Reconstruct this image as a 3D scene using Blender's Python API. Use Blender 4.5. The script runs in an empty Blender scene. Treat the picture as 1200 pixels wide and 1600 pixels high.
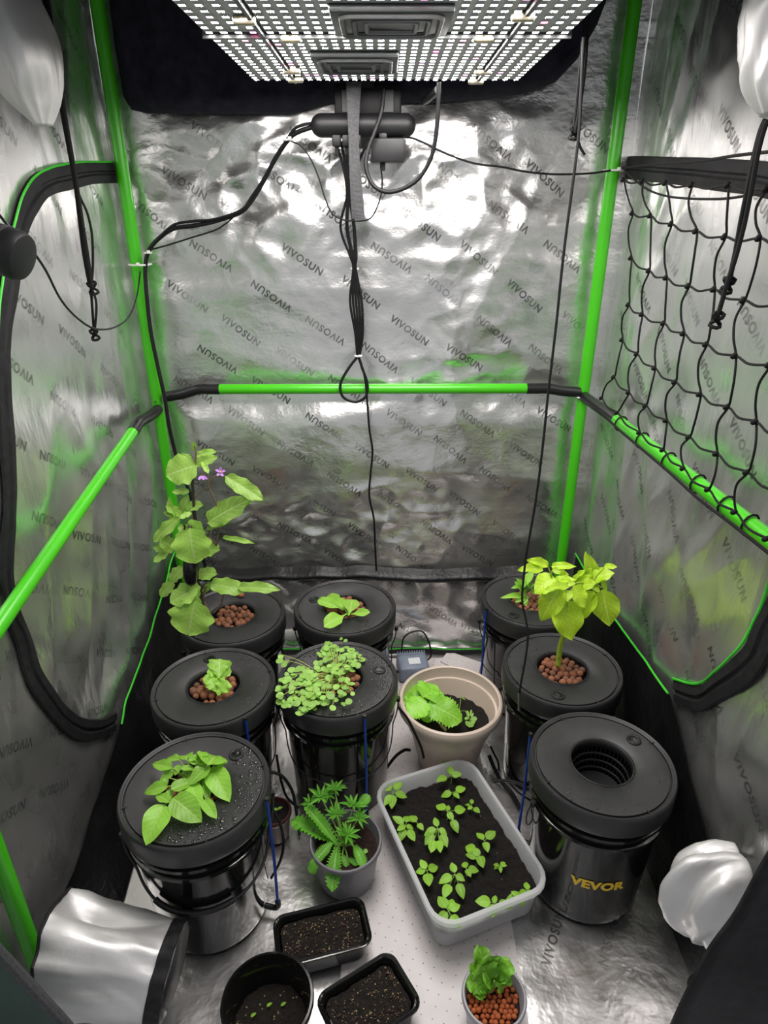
import bpy, bmesh, math, random
from mathutils import Vector, Matrix, noise, Euler

# ------------------------------------------------------------------ camera
F_PX, PITCH, CAM_Z = 1018.6, math.radians(25.065), 1.47
sc = bpy.context.scene
cam_d = bpy.data.cameras.new('camera'); cam = bpy.data.objects.new('camera', cam_d)
sc.collection.objects.link(cam); sc.camera = cam
cam.location = (0, 0, CAM_Z); cam.rotation_euler = (math.pi/2 - PITCH, 0, 0)
cam_d.sensor_fit = 'VERTICAL'; cam_d.sensor_height = 36; cam_d.lens = F_PX/1600*36
cam_d.clip_start = 0.02
# ------------------------------------------------------------------ world, exposure
w = bpy.data.worlds.new('world'); sc.world = w; w.use_nodes = True
w.node_tree.nodes['Background'].inputs[0].default_value = (0.95, 0.97, 1.0, 1)
w.node_tree.nodes['Background'].inputs[1].default_value = 0.42
sc.view_settings.view_transform = 'Standard'; sc.view_settings.look = 'None'
sc.view_settings.gamma = 1; sc.view_settings.exposure = 0.0
sc.view_settings.use_curve_mapping = False
sc.cycles.max_bounces = 6; sc.cycles.diffuse_bounces = 3; sc.cycles.glossy_bounces = 4
sc.cycles.use_adaptive_sampling = True; sc.cycles.adaptive_threshold = 0.04
sc.cycles.transparent_max_bounces = 10; sc.cycles.transmission_bounces = 3
sc.cycles.use_light_tree = False; sc.cycles.caustics_reflective = True; sc.cycles.sample_clamp_indirect = 4.0
LED_STRENGTH = 108.0

# ------------------------------------------------------------------ helpers
C = sc.collection
rnd = random.Random(7)
CP, SP = math.cos(PITCH), math.sin(PITCH)
def ray(px, py):
    u, v = (px-600)/F_PX, (py-800)/F_PX
    return Vector((u, CP - v*SP, -SP - v*CP))
def at(px, py, X=None, Y=None, Z=None):
    """point of the place seen at a photograph pixel, on the plane X, Y or Z = const"""
    d = ray(px, py)
    if X is not None: t = X/d.x
    elif Y is not None: t = Y/d.y
    else: t = (Z-CAM_Z)/d.z
    return Vector((0, 0, CAM_Z)) + d*t

class MB:
    def __init__(s): s.v = []; s.f = []; s.uv = {}; s.mi = []
    def add(s, verts, faces, m=0):
        b = len(s.v); s.v += [tuple(p) for p in verts]
        s.f += [tuple(i+b for i in f) for f in faces]; s.mi += [m]*len(faces)
        return b
    def box(s, c, d, M=None):
        x, y, z = d[0]/2, d[1]/2, d[2]/2
        vs = [Vector((sx*x, sy*y, sz*z)) for sz in (-1,1) for sx, sy in ((-1,-1),(1,-1),(1,1),(-1,1))]
        if M is not None: vs = [M @ p for p in vs]
        vs = [p+Vector(c) for p in vs]
        s.add(vs, [(3,2,1,0),(4,5,6,7),(0,1,5,4),(1,2,6,5),(2,3,7,6),(3,0,4,7)]); return s
    def bbox(s, c, d, r, seg=3):
        """box with rounded vertical and horizontal edges"""
        bm = bmesh.new(); bmesh.ops.create_cube(bm, size=1.0)
        for p in bm.verts: p.co = Vector((p.co.x*d[0], p.co.y*d[1], p.co.z*d[2]))
        bmesh.ops.bevel(bm, geom=bm.edges[:], offset=r, segments=seg, profile=.5, affect='EDGES')
        bm.verts.index_update()
        s.add([p.co+Vector(c) for p in bm.verts], [tuple(q.index for q in f.verts) for f in bm.faces]); bm.free(); return s
    def lathe(s, prof, n=48, c=(0,0,0), cap0=False, cap1=False):
        vs = []; fs = []
        for r, z in prof:
            for k in range(n):
                a = 2*math.pi*k/n; vs.append((c[0]+r*math.cos(a), c[1]+r*math.sin(a), c[2]+z))
        for i in range(len(prof)-1):
            for k in range(n):
                k2 = (k+1) % n
                fs.append((i*n+k, i*n+k2, (i+1)*n+k2, (i+1)*n+k))
        if cap0: fs.append(tuple(range(n))[::-1])
        if cap1: fs.append(tuple((len(prof)-1)*n+k for k in range(n)))
        s.add(vs, fs); return s
    def tube(s, pts, r, n=8, closed=False, caps=True):
        pts = [Vector(p) for p in pts]; N = len(pts)
        rr = r if isinstance(r, (list, tuple)) else [r]*N
        vs = []; fs = []; up = None
        for i in range(N):
            if closed: t = pts[(i+1) % N]-pts[i-1]
            else: t = pts[min(i+1, N-1)]-pts[max(i-1, 0)]
            if t.length < 1e-9: t = Vector((0,0,1))
            t.normalize()
            if up is None:
                up = Vector((0,0,1)) if abs(t.z) < .9 else Vector((1,0,0))
            a = t.cross(up)
            if a.length < 1e-6: a = t.orthogonal()
            a.normalize(); b = a.cross(t).normalized(); up = b
            for k in range(n):
                th = 2*math.pi*k/n
                vs.append(pts[i]+a*(rr[i]*math.cos(th))+b*(rr[i]*math.sin(th)))
        M = N if closed else N-1
        for i in range(M):
            j = (i+1) % N
            for k in range(n):
                k2 = (k+1) % n
                fs.append((i*n+k, j*n+k, j*n+k2, i*n+k2))
        if caps and not closed:
            fs.append(tuple(range(n))); fs.append(tuple((N-1)*n+k for k in range(n))[::-1])
        s.add(vs, fs); return s
    def grid(s, nu, nv, fn):
        vs = [fn(i/(nu-1), j/(nv-1)) for j in range(nv) for i in range(nu)]
        fs = [(j*nu+i, j*nu+i+1, (j+1)*nu+i+1, (j+1)*nu+i) for j in range(nv-1) for i in range(nu-1)]
        s.add(vs, fs); return s
    def mesh(s, name, smooth=True, uv=None):
        me = bpy.data.meshes.new(name); me.from_pydata(s.v, [], s.f)
        if smooth:
            me.polygons.foreach_set('use_smooth', [True]*len(me.polygons))
        if uv:
            lay = me.uv_layers.new(name='UVMap')
            for lp in me.loops: lay.data[lp.index].uv = uv[lp.vertex_index]
        me.update(); return me
    def build(s, name, mat, parent=None, smooth=True, sharp=40, uv=None):
        me = s.mesh(name, smooth, uv)
        if smooth and sharp:
            try: me.set_sharp_from_angle(angle=math.radians(sharp))
            except Exception: pass
        return link(name, me, mat, parent)
def link(name, me, mat, parent=None):
    o = bpy.data.objects.new(name, me); C.objects.link(o)
    if mat is not None and len(me.materials) == 0: me.materials.append(mat)
    if parent is not None: o.parent = parent
    return o
def tag(o, label=None, cat=None, group=None, kind=None):
    if label: o['label'] = label
    if cat: o['category'] = cat
    if group: o['group'] = group
    if kind: o['kind'] = kind
    return o
def empty(name, loc, label=None, cat=None, group=None, rz=0):
    o = bpy.data.objects.new(name, None); C.objects.link(o); o.location = loc; o.rotation_euler = (0,0,rz)
    o.empty_display_size = .03
    return tag(o, label, cat, group)
def spline(pts, n=8, closed=False):
    P = [Vector(p) for p in pts]; out = []; N = len(P)
    for i in range(N if closed else N-1):
        if closed: p0, p1, p2, p3 = P[i-1], P[i], P[(i+1) % N], P[(i+2) % N]
        else: p0, p1, p2, p3 = P[max(i-1,0)], P[i], P[i+1], P[min(i+2,N-1)]
        for k in range(n):
            t = k/n
            out.append(.5*((2*p1)+(p2-p0)*t+(2*p0-5*p1+4*p2-p3)*t*t+(3*p1-p0-3*p2+p3)*t**3))
    if not closed: out.append(P[-1])
    return out
def lerp(a, b, t): return a+(b-a)*t
def sstep(a, b, x):
    t = min(1, max(0, (x-a)/(b-a))); return t*t*(3-2*t)

# ------------------------------------------------------------------ materials
def nodes(name):
    m = bpy.data.materials.new(name); m.use_nodes = True
    nt = m.node_tree; return m, nt, nt.nodes['Principled BSDF']
def _n(nt, t, **k):
    n = nt.nodes.new(t)
    for a, b in k.items():
        if a.startswith('i_'): n.inputs[int(a[2:])].default_value = b
        else: setattr(n, a, b)
    return n
def ramp(nt, fac, stops):
    r = nt.nodes.new('ShaderNodeValToRGB'); e = r.color_ramp.elements
    while len(e) < len(stops): e.new(.5)
    for el, (p, c) in zip(e, stops): el.position = p; el.color = (*c, 1) if len(c) == 3 else c
    nt.links.new(fac, r.inputs[0]); return r.outputs[0]
def noise_n(nt, scale, detail=3, rough=.5, vec=None, coord='Object'):
    tc = nt.nodes.new('ShaderNodeTexCoord') if vec is None else None
    n = nt.nodes.new('ShaderNodeTexNoise'); n.inputs['Scale'].default_value = scale
    n.inputs['Detail'].default_value = detail; n.inputs['Roughness'].default_value = rough
    nt.links.new(tc.outputs[coord] if vec is None else vec, n.inputs['Vector']); return n.outputs[0]
def bump(nt, bsdf, h, strength=.3, dist=.002):
    b = nt.nodes.new('ShaderNodeBump'); b.inputs['Strength'].default_value = strength; b.inputs['Distance'].default_value = dist
    nt.links.new(h, b.inputs['Height']); nt.links.new(b.outputs[0], bsdf.inputs['Normal'])
def plain(name, col, rough=.5, metal=0, var=.15, scale=30, bmp=0, spec=.5, bdist=.001, rvar=0):
    m, nt, b = nodes(name)
    f = noise_n(nt, scale)
    c0 = tuple(x*(1-var) for x in col); c1 = tuple(min(1, x*(1+var)) for x in col)
    nt.links.new(ramp(nt, f, [(.3, c0), (.7, c1)]), b.inputs['Base Color'])
    b.inputs['Roughness'].default_value = rough; b.inputs['Metallic'].default_value = metal
    b.inputs['Specular IOR Level'].default_value = spec
    if rvar:
        nt.links.new(ramp(nt, noise_n(nt, scale*.4, 5), [(.3, (rough-rvar,)*3), (.7, (rough+rvar,)*3)]), b.inputs['Roughness'])
    if bmp: bump(nt, b, noise_n(nt, scale*4, 4), bmp, bdist)
    return m
def mylar_mat(name, col, rough, stretch, s1, s2, bs, rot=0.0):
    """silver reflective tent lining: crinkled foil with a fine woven grain"""
    m, nt, b = nodes(name)
    tc = nt.nodes.new('ShaderNodeTexCoord'); mp = nt.nodes.new('ShaderNodeMapping')
    mp.inputs['Scale'].default_value = stretch; mp.inputs['Rotation'].default_value = (rot, 0, 0)
    nt.links.new(tc.outputs['Object'], mp.inputs['Vector'])
    v = mp.outputs[0]
    n1 = noise_n(nt, s1, 2, .55, v); n2 = noise_n(nt, s2, 2, .6, v)
    a = _n(nt, 'ShaderNodeMath', operation='MULTIPLY', i_1=.5); nt.links.new(n2, a.inputs[0])
    s = _n(nt, 'ShaderNodeMath', operation='ADD'); nt.links.new(n1, s.inputs[0]); nt.links.new(a.outputs[0], s.inputs[1])
    bump(nt, b, s.outputs[0], bs, .010)
    c = ramp(nt, noise_n(nt, 9, 1), [(.3, tuple(x*.9 for x in col)), (.7, col)])
    nt.links.new(c, b.inputs['Base Color'])
    nt.links.new(ramp(nt, noise_n(nt, 14, 1), [(.3, (rough-.05,)*3), (.7, (rough+.07,)*3)]), b.inputs['Roughness'])
    b.inputs['Metallic'].default_value = .93
    return m
MAT = {}
MAT['mylar_back'] = mylar_mat('silver_lining_crinkled', (.84,.83,.82), .28, (1,1,1.4), 8, 40, .28)
MAT['mylar_side'] = mylar_mat('silver_lining_draped', (.83,.83,.82), .29, (1,1.6,.5), 8, 30, .28, .25)
MAT['mylar_floor'] = mylar_mat('silver_floor_lining', (.80,.78,.77), .30, (1,1,1), 7, 40, .25)
MAT['silver_cloth'] = plain('silver_coated_cloth', (.62,.61,.61), .46, .45, .06, 8, .3, bdist=.004)
def print_mat():
    m, nt, b = nodes('worn_grey_print')
    b.inputs['Base Color'].default_value = (.035,.035,.035,1); b.inputs['Roughness'].default_value = .36
    tr = nt.nodes.new('ShaderNodeBsdfTransparent'); mx = nt.nodes.new('ShaderNodeMixShader')
    nt.links.new(ramp(nt, noise_n(nt, 6, 3, .6), [(.34, (.06,)*3), (.64, (.72,)*3)]), mx.inputs[0])
    nt.links.new(tr.outputs[0], mx.inputs[1]); nt.links.new(b.outputs[0], mx.inputs[2])
    nt.links.new(mx.outputs[0], nt.nodes['Material Output'].inputs[0]); return m
MAT['print'] = print_mat()
MAT['black_cloth'] = plain('black_fabric', (.014,.0135,.015), .62, 0, .3, 60, .35, spec=.2)
MAT['black_liner'] = plain('black_liner', (.007,.007,.008), .34, 0, .3, 14, .5, bdist=.004, spec=.3)
MAT['violet_cloth'] = plain('black_violet_fabric', (.020,.018,.030), .8, 0, .3, 40, .35, spec=.2)
MAT['green_paint'] = plain('green_powder_coat', (.055,.46,.008), .28, 0, .05, 10)
MAT['green_piping'] = plain('green_piping', (.04,.5,.02), .5, 0, .1, 60)
MAT['black_plastic'] = plain('black_plastic', (.010,.010,.011), .42, 0, .2, 20, .08, rvar=.06, spec=.35)
def lid_mat():
    m, nt, b = nodes('dusty_black_lid')
    c = ramp(nt, noise_n(nt, 22, 4, .6), [(.3, (.017,.0165,.018)), (.7, (.027,.0262,.028))])
    d = ramp(nt, noise_n(nt, 75, 5, .75), [(.66, (0,0,0)), (.78, (1,1,1))])       # dried splashes and dust
    g = ramp(nt, noise_n(nt, 6, 2), [(.45, (0,0,0)), (.7, (.8,.8,.8))])
    mu = _n(nt, 'ShaderNodeMath', operation='MULTIPLY'); nt.links.new(d, mu.inputs[0]); nt.links.new(g, mu.inputs[1])
    mx = nt.nodes.new('ShaderNodeMix'); mx.data_type = 'RGBA'; nt.links.new(mu.outputs[0], mx.inputs[0])
    nt.links.new(c, mx.inputs[6]); mx.inputs[7].default_value = (.11,.105,.105,1)
    nt.links.new(mx.outputs[2], b.inputs['Base Color'])
    nt.links.new(ramp(nt, noise_n(nt, 9, 3), [(.3, (.36,)*3), (.7, (.55,)*3)]), b.inputs['Roughness'])
    bump(nt, b, noise_n(nt, 120, 3), .1, .001); return m
MAT['lid'] = lid_mat()
MAT['gloss_black'] = plain('glossy_black_plastic', (.007,.007,.007), .10, 0, .2, 8, .03)
MAT['cable'] = plain('black_cable_sheath', (.008,.008,.009), .45, 0, .2, 40, spec=.25)
MAT['rope'] = plain('black_rope', (.008,.008,.008), .8, 0, .3, 300, .4, spec=.2)
MAT['webbing'] = plain('grey_webbing', (.05,.05,.053), .85, 0, .3, 200, .5)
MAT['white_nylon'] = plain('white_nylon', (.75,.75,.72), .4)
MAT['wire'] = plain('steel_wire', (.30,.30,.30), .4, 1)
MAT['dark_wire'] = plain('dark_steel_wire', (.05,.05,.05), .4, .7)
MAT['blue_tube'] = plain('blue_tube', (.008,.045,.32), .25)
MAT['terracotta'] = None
MAT['beige'] = plain('beige_plastic', (.60,.49,.41), .42, 0, .06, 12, .05)
MAT['grey_pot'] = plain('grey_pot_plastic', (.16,.155,.17), .32, 0, .1, 12)
MAT['pale_grey_pot'] = plain('pale_grey_pot_plastic', (.30,.30,.33), .35, 0, .08, 12)
MAT['maroon'] = plain('maroon_pot_plastic', (.055,.018,.016), .35)
MAT['pump'] = plain('blue_grey_plastic', (.20,.24,.31), .45)
MAT['paper'] = plain('white_label', (.7,.72,.75), .6)
MAT['yellow'] = plain('yellow_print', (.80,.52,.02), .5, 0, .05)
MAT['housing'] = plain('light_housing', (.16,.16,.165), .45, .6)
MAT['pcb'] = plain('led_board', (.42,.42,.43), .5, 0, .05)
MAT['dark_panel'] = plain('driver_cover', (.055,.058,.06), .42, .3)
MAT['metal_clip'] = plain('brass_clip', (.45,.40,.30), .35, 1)
def emit(name, col, s):
    m, nt, b = nodes(name)
    b.inputs['Base Color'].default_value = (*col, 1)
    b.inputs['Emission Color'].default_value = (*col, 1); b.inputs['Emission Strength'].default_value = s
    return m
MAT['led'] = emit('white_diode', (1, .965, .93), LED_STRENGTH)
MAT['led_pink'] = emit('pink_diode', (1, .12, .35), LED_STRENGTH*.25)
def pebble_mat(name, cols):
    m, nt, b = nodes(name)
    oi = nt.nodes.new('ShaderNodeObjectInfo')
    c = ramp(nt, oi.outputs['Random'], [(i/(len(cols)-1), k) for i, k in enumerate(cols)])
    f = ramp(nt, noise_n(nt, 190, 4, .6), [(.3, (.55,.55,.55)), (.65, (1.1,1.05,1.0))])
    mx = nt.nodes.new('ShaderNodeMix'); mx.data_type = 'RGBA'; mx.blend_type = 'MULTIPLY'; mx.inputs[0].default_value = 1
    nt.links.new(c, mx.inputs[6]); nt.links.new(f, mx.inputs[7]); nt.links.new(mx.outputs[2], b.inputs['Base Color'])
    b.inputs['Roughness'].default_value = .75; bump(nt, b, noise_n(nt, 350, 4), .4, .001); return m
MAT['pebble'] = pebble_mat('brown_clay', [(.30,.11,.055),(.22,.085,.045),(.36,.13,.06),(.15,.07,.045),(.27,.12,.075),(.40,.15,.07),(.20,.09,.06)])
MAT['ball'] = pebble_mat('orange_clay', [(.52,.13,.03),(.44,.10,.03),(.58,.16,.045),(.48,.12,.04)])
def soil_mat(name, c0, c1, speck, amount, s=420):
    m, nt, b = nodes(name)
    c = ramp(nt, noise_n(nt, 120, 5, .75), [(.35, c0), (.68, c1)])
    tc = nt.nodes.new('ShaderNodeTexCoord'); vo = nt.nodes.new('ShaderNodeTexVoronoi'); vo.inputs['Scale'].default_value = s*.38
    nt.links.new(tc.outputs['Object'], vo.inputs['Vector'])
    lo = _n(nt, 'ShaderNodeMath', operation='LESS_THAN', i_1=.28); nt.links.new(vo.outputs['Distance'], lo.inputs[0])
    sp = nt.nodes.new('ShaderNodeSeparateColor'); nt.links.new(vo.outputs['Color'], sp.inputs[0])
    gt = _n(nt, 'ShaderNodeMath', operation='LESS_THAN', i_1=amount); nt.links.new(sp.outputs[0], gt.inputs[0])
    mu = _n(nt, 'ShaderNodeMath', operation='MULTIPLY'); nt.links.new(lo.outputs[0], mu.inputs[0]); nt.links.new(gt.outputs[0], mu.inputs[1])
    mx = nt.nodes.new('ShaderNodeMix'); mx.data_type = 'RGBA'; nt.links.new(mu.outputs[0], mx.inputs[0])
    nt.links.new(c, mx.inputs[6]); mx.inputs[7].default_value = (*speck, 1)
    nt.links.new(mx.outputs[2], b.inputs['Base Color']); b.inputs['Roughness'].default_value = .9
    bump(nt, b, noise_n(nt, 220, 5, .75), 1, .012); return m
MAT['soil'] = soil_mat('dark_soil', (.003,.002,.0015), (.020,.011,.008), (.3,.25,.2), .01)
MAT['soil_speck'] = soil_mat('seed_soil', (.004,.003,.002), (.036,.022,.014), (.55,.42,.20), .16)
MAT['soil_red'] = soil_mat('red_soil', (.014,.006,.005), (.07,.024,.016), (.3,.2,.1), .02)
def leaf_mat(name, col, vein, under=None, rough=.42, trans=.35):
    m, nt, b = nodes(name)
    uv = nt.nodes.new('ShaderNodeTexCoord'); sx = nt.nodes.new('ShaderNodeSeparateXYZ'); nt.links.new(uv.outputs['UV'], sx.inputs[0])
    mid = _n(nt, 'ShaderNodeMath', operation='SUBTRACT', i_1=.5); nt.links.new(sx.outputs[1], mid.inputs[0])
    ab = _n(nt, 'ShaderNodeMath', operation='ABSOLUTE'); nt.links.new(mid.outputs[0], ab.inputs[0])
    # side veins: stripes of (u - |v|) across the blade
    k = _n(nt, 'ShaderNodeMath', operation='MULTIPLY_ADD', i_1=-.55); nt.links.new(ab.outputs[0], k.inputs[0]); nt.links.new(sx.outputs[0], k.inputs[2])
    sc_ = _n(nt, 'ShaderNodeMath', operation='MULTIPLY', i_1=7.0); nt.links.new(k.outputs[0], sc_.inputs[0])
    fr = _n(nt, 'ShaderNodeMath', operation='PINGPONG', i_1=.5); nt.links.new(sc_.outputs[0], fr.inputs[0])
    side = _n(nt, 'ShaderNodeMath', operation='LESS_THAN', i_1=.055); nt.links.new(fr.outputs[0], side.inputs[0])
    side2 = _n(nt, 'ShaderNodeMath', operation='MULTIPLY', i_1=.5); nt.links.new(side.outputs[0], side2.inputs[0])
    cen = _n(nt, 'ShaderNodeMath', operation='LESS_THAN', i_1=.022); nt.links.new(ab.outputs[0], cen.inputs[0])
    mxv = _n(nt, 'ShaderNodeMath', operation='MAXIMUM'); nt.links.new(side2.outputs[0], mxv.inputs[0]); nt.links.new(cen.outputs[0], mxv.inputs[1])
    oi = nt.nodes.new('ShaderNodeObjectInfo')
    base = ramp(nt, noise_n(nt, 38, 4), [(.3, tuple(x*.78 for x in col)), (.7, tuple(min(1, x*1.15) for x in col))])
    hv = nt.nodes.new('ShaderNodeHueSaturation')
    ml = _n(nt, 'ShaderNodeMath', operation='MULTIPLY_ADD', i_1=.4, i_2=.8); nt.links.new(oi.outputs['Random'], ml.inputs[0])
    nt.links.new(ml.outputs[0], hv.inputs['Value']); nt.links.new(base, hv.inputs['Color'])
    mx = nt.nodes.new('ShaderNodeMix'); mx.data_type = 'RGBA'; nt.links.new(mxv.outputs[0], mx.inputs[0])
    nt.links.new(hv.outputs[0], mx.inputs[6]); mx.inputs[7].default_value = (*vein, 1)
    nt.links.new(mx.outputs[2], b.inputs['Base Color']); b.inputs['Roughness'].default_value = rough
    bump(nt, b, fr.outputs[0], .25, .002)
    tr = nt.nodes.new('ShaderNodeBsdfTranslucent'); nt.links.new(mx.outputs[2], tr.inputs[0])
    ms = nt.nodes.new('ShaderNodeMixShader'); ms.inputs[0].default_value = trans
    out = nt.nodes['Material Output']
    nt.links.new(b.outputs[0], ms.inputs[1]); nt.links.new(tr.outputs[0], ms.inputs[2]); nt.links.new(ms.outputs[0], out.inputs[0])
    return m
MAT['leaf_egg'] = leaf_mat('aubergine_leaf', (.36,.62,.10), (.55,.75,.26))
MAT['leaf_chili'] = leaf_mat('chili_leaf', (.52,.78,.035), (.66,.86,.14))
MAT['leaf_pepper'] = leaf_mat('pepper_leaf', (.30,.64,.055), (.46,.74,.17))
MAT['leaf_seedling'] = leaf_mat('seedling_leaf', (.33,.67,.05), (.48,.76,.14))
MAT['leaf_lettuce'] = leaf_mat('lettuce_leaf', (.38,.74,.08), (.55,.82,.24))
MAT['leaf_cress'] = leaf_mat('cress_leaf', (.36,.66,.12), (.48,.74,.22))
MAT['leaf_squash'] = leaf_mat('squash_leaf', (.34,.78,.06), (.48,.84,.18))
MAT['leaf_cut'] = leaf_mat('culantro_leaf', (.17,.50,.045), (.30,.62,.12))
MAT['leaf_dark'] = leaf_mat('dark_lettuce_leaf', (.20,.52,.03), (.36,.64,.10))
MAT['stem_green'] = plain('green_stem', (.22,.36,.07), .5)
MAT['stem_chili'] = plain('chili_stem', (.30,.42,.03), .45, 0, .3, 90)
MAT['stem_dark'] = plain('dark_purple_stem', (.035,.022,.022), .5)
MAT['stem_brown'] = plain('brown_stem', (.16,.10,.06), .6)
MAT['petal'] = plain('violet_petal', (.42,.20,.62), .5)
MAT['aubergine'] = plain('aubergine_skin', (.006,.004,.008), .15)
MAT['bark'] = plain('bark_chip', (.055,.030,.018), .8, 0, .4, 60)
MAT['husk'] = plain('pale_husk', (.42,.31,.14), .7, 0, .3, 60)
MAT['white_root'] = plain('pale_root', (.55,.42,.28), .6)
MAT['droplet'] = plain('water_droplet', (.012,.012,.013), .10, 0, .1, spec=.5)
def box_mat():
    m, nt, b = nodes('milky_translucent_plastic')
    nt.links.new(ramp(nt, noise_n(nt, 9), [(.3, (.88,.89,.91)), (.7, (.93,.93,.94))]), b.inputs['Base Color'])
    b.inputs['Roughness'].default_value = .22
    tr = nt.nodes.new('ShaderNodeBsdfTransparent'); tr.inputs[0].default_value = (.93,.94,.96,1)
    tl = nt.nodes.new('ShaderNodeBsdfTranslucent'); tl.inputs[0].default_value = (.95,.95,.96,1)
    m1 = nt.nodes.new('ShaderNodeMixShader'); m1.inputs[0].default_value = .6
    nt.links.new(b.outputs[0], m1.inputs[1]); nt.links.new(tl.outputs[0], m1.inputs[2])
    m2 = nt.nodes.new('ShaderNodeMixShader'); m2.inputs[0].default_value = .12
    nt.links.new(m1.outputs[0], m2.inputs[1]); nt.links.new(tr.outputs[0], m2.inputs[2])
    nt.links.new(m2.outputs[0], nt.nodes['Material Output'].inputs[0]); return m
MAT['clear_box'] = box_mat()
def sheet_mat():
    m, nt, b = nodes('white_perforated_sheet')
    tc = nt.nodes.new('ShaderNodeTexCoord'); mp = nt.nodes.new('ShaderNodeMapping'); mp.inputs['Rotation'].default_value = (0,0,.35)
    nt.links.new(tc.outputs['Object'], mp.inputs[0])
    vo = nt.nodes.new('ShaderNodeTexVoronoi'); vo.inputs['Scale'].default_value = 42; vo.inputs['Randomness'].default_value = 0; vo.voronoi_dimensions = '2D'
    nt.links.new(mp.outputs[0], vo.inputs['Vector'])
    lt = _n(nt, 'ShaderNodeMath', operation='LESS_THAN', i_1=.055); nt.links.new(vo.outputs['Distance'], lt.inputs[0])
    c = ramp(nt, noise_n(nt, 7, 5, .6), [(.3, (.60,.55,.545)), (.7, (.70,.655,.65))])
    # spilled-soil stains
    st = ramp(nt, noise_n(nt, 30, 8, .75), [(.68, (0,0,0)), (.76, (1,1,1))])
    mx0 = nt.nodes.new('ShaderNodeMix'); mx0.data_type = 'RGBA'; nt.links.new(st, mx0.inputs[0]); nt.links.new(c, mx0.inputs[6]); mx0.inputs[7].default_value = (.38,.31,.24,1)
    mx = nt.nodes.new('ShaderNodeMix'); mx.data_type = 'RGBA'; nt.links.new(lt.outputs[0], mx.inputs[0])
    nt.links.new(mx0.outputs[2], mx.inputs[6]); mx.inputs[7].default_value = (.12,.10,.10,1)
    nt.links.new(mx.outputs[2], b.inputs['Base Color']); b.inputs['Roughness'].default_value = .35
    bump(nt, b, noise_n(nt, 16, 3), .15, .004); return m
MAT['sheet'] = sheet_mat()
# ------------------------------------------------------------------ tent shell
XL, XR, YB, YF, ZT = -.735, .672, 2.015, .66, 2.06
NV = noise.noise
def sat(d, lo, hi): m_, h_ = (lo+hi)/2, (hi-lo)/2; return m_+h_*math.tanh((d-m_)/h_)
def crease(p): return 1-2*abs(NV(p))          # sharp ridges where the noise crosses zero
def d_back(x, z):
    p = Vector((x, 3.1, z*1.25))
    d = .014*NV(Vector((x*1.3, .5, z*3.0))) + .012*crease(Vector((x*1.0+4, z*5.2, 1.7)))
    patch = sstep(-.35, .3, NV(Vector((x*2.2, z*2.6, 5.5))))*(.55+.45*sstep(.2, .9, z))           # crumpled patches between smooth ones
    d += (.004+.013*patch)*crease(p*4.6) + (.002+.008*patch)*crease(p*9+Vector((3,1,7))) + (.0006+.0040*patch)*NV(p*24)
    b1 = .030*sstep(.95, .84, z)*sstep(.45, .80, z)+.012*sstep(1.62, 1.45, z)*sstep(1.0, 1.3, z)   # sag under the bar and above it
    edge = sstep(XL+.02, XL+.16, x)*sstep(XR-.03, XR-.17, x)*sstep(1.74, 1.66, z)       # pulled taut behind the poles and the flap
    return sat((d*.9-.006)*(.35+.65*edge)+b1*edge, -.014, .008+.044*edge)
def d_side(y, z, s):
    q = Vector((y*3.4+z*1.0, z*.9-y*.5, s))
    patch = sstep(-.3, .35, NV(Vector((y*2.6, z*2.0, s+5))))
    d = .020*NV(q) + .018*crease(Vector((y*4.2-z*1.5, z*1.3, s+3)))*(.6+.6*sstep(1.1, .6, z)) + (.002+.008*patch)*crease(Vector((y*8+z*3, z*3.4, s+9)))
    d += .0035*patch*NV(Vector((y*20, z*11, s)))
    d = sat(d*.9-.006, -.014, .020 if s == 0 else .034); return d*(1 if y < 1.85 else lerp(1, .3, (y-1.85)/.17))*lerp(.28, 1, sstep(.25, .60, z))
def d_floor(x, y):
    p = Vector((x, y, 9.2))
    d = .010*crease(Vector((x*3.2+y*1.2, y*1.6, 1))) + .005*crease(p*4.5) + .0025*NV(p*14)
    return -.010+sat(d, -.010, .0085)
def P_back(x, z, o=0): return Vector((x, YB-d_back(x, z)-o, z))
def P_left(y, z, o=0): return Vector((XL+d_side(y, z, 0)+o, y, z))
def P_right(y, z, o=0): return Vector((XR-d_side(y, z, 40)-o, y, z))
def P_floor(x, y, o=0): return Vector((x, y, d_floor(x, y)+o))
wb = MB().grid(230, 320, lambda u, v: P_back(lerp(XL, XR, u), lerp(0, ZT, v))).build('wall_back', MAT['mylar_back'], sharp=0)
wl = MB().grid(170, 210, lambda u, v: P_left(lerp(YF, YB, u), lerp(0, ZT, v))).build('wall_left', MAT['mylar_side'], sharp=0)
wr = MB().grid(170, 210, lambda u, v: P_right(lerp(YB, YF, u), lerp(0, ZT, v))).build('wall_right', MAT['mylar_side'], sharp=0)
fl = MB().grid(160, 170, lambda u, v: P_floor(lerp(XL-.02, XR+.02, u), lerp(.5, YB, v))).build('floor', MAT['mylar_floor'], sharp=0)
ce = MB().box((lerp(XL, XR, .5), 1.33, ZT+.01), (XR-XL+.1, 1.45, .02)).build('ceiling', MAT['violet_cloth'], smooth=False)
tag(wb, 'silver foil back wall of the tent printed with black lettering', kind='structure')
tag(wl, 'silver foil tent wall with a black zip and sloping green bar', kind='structure')
tag(wr, 'silver foil tent wall behind the black net', kind='structure')
tag(fl, 'crinkled silver floor lining under the buckets', kind='structure')
tag(ce, 'black fabric roof of the tent above the light', kind='structure')

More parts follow.
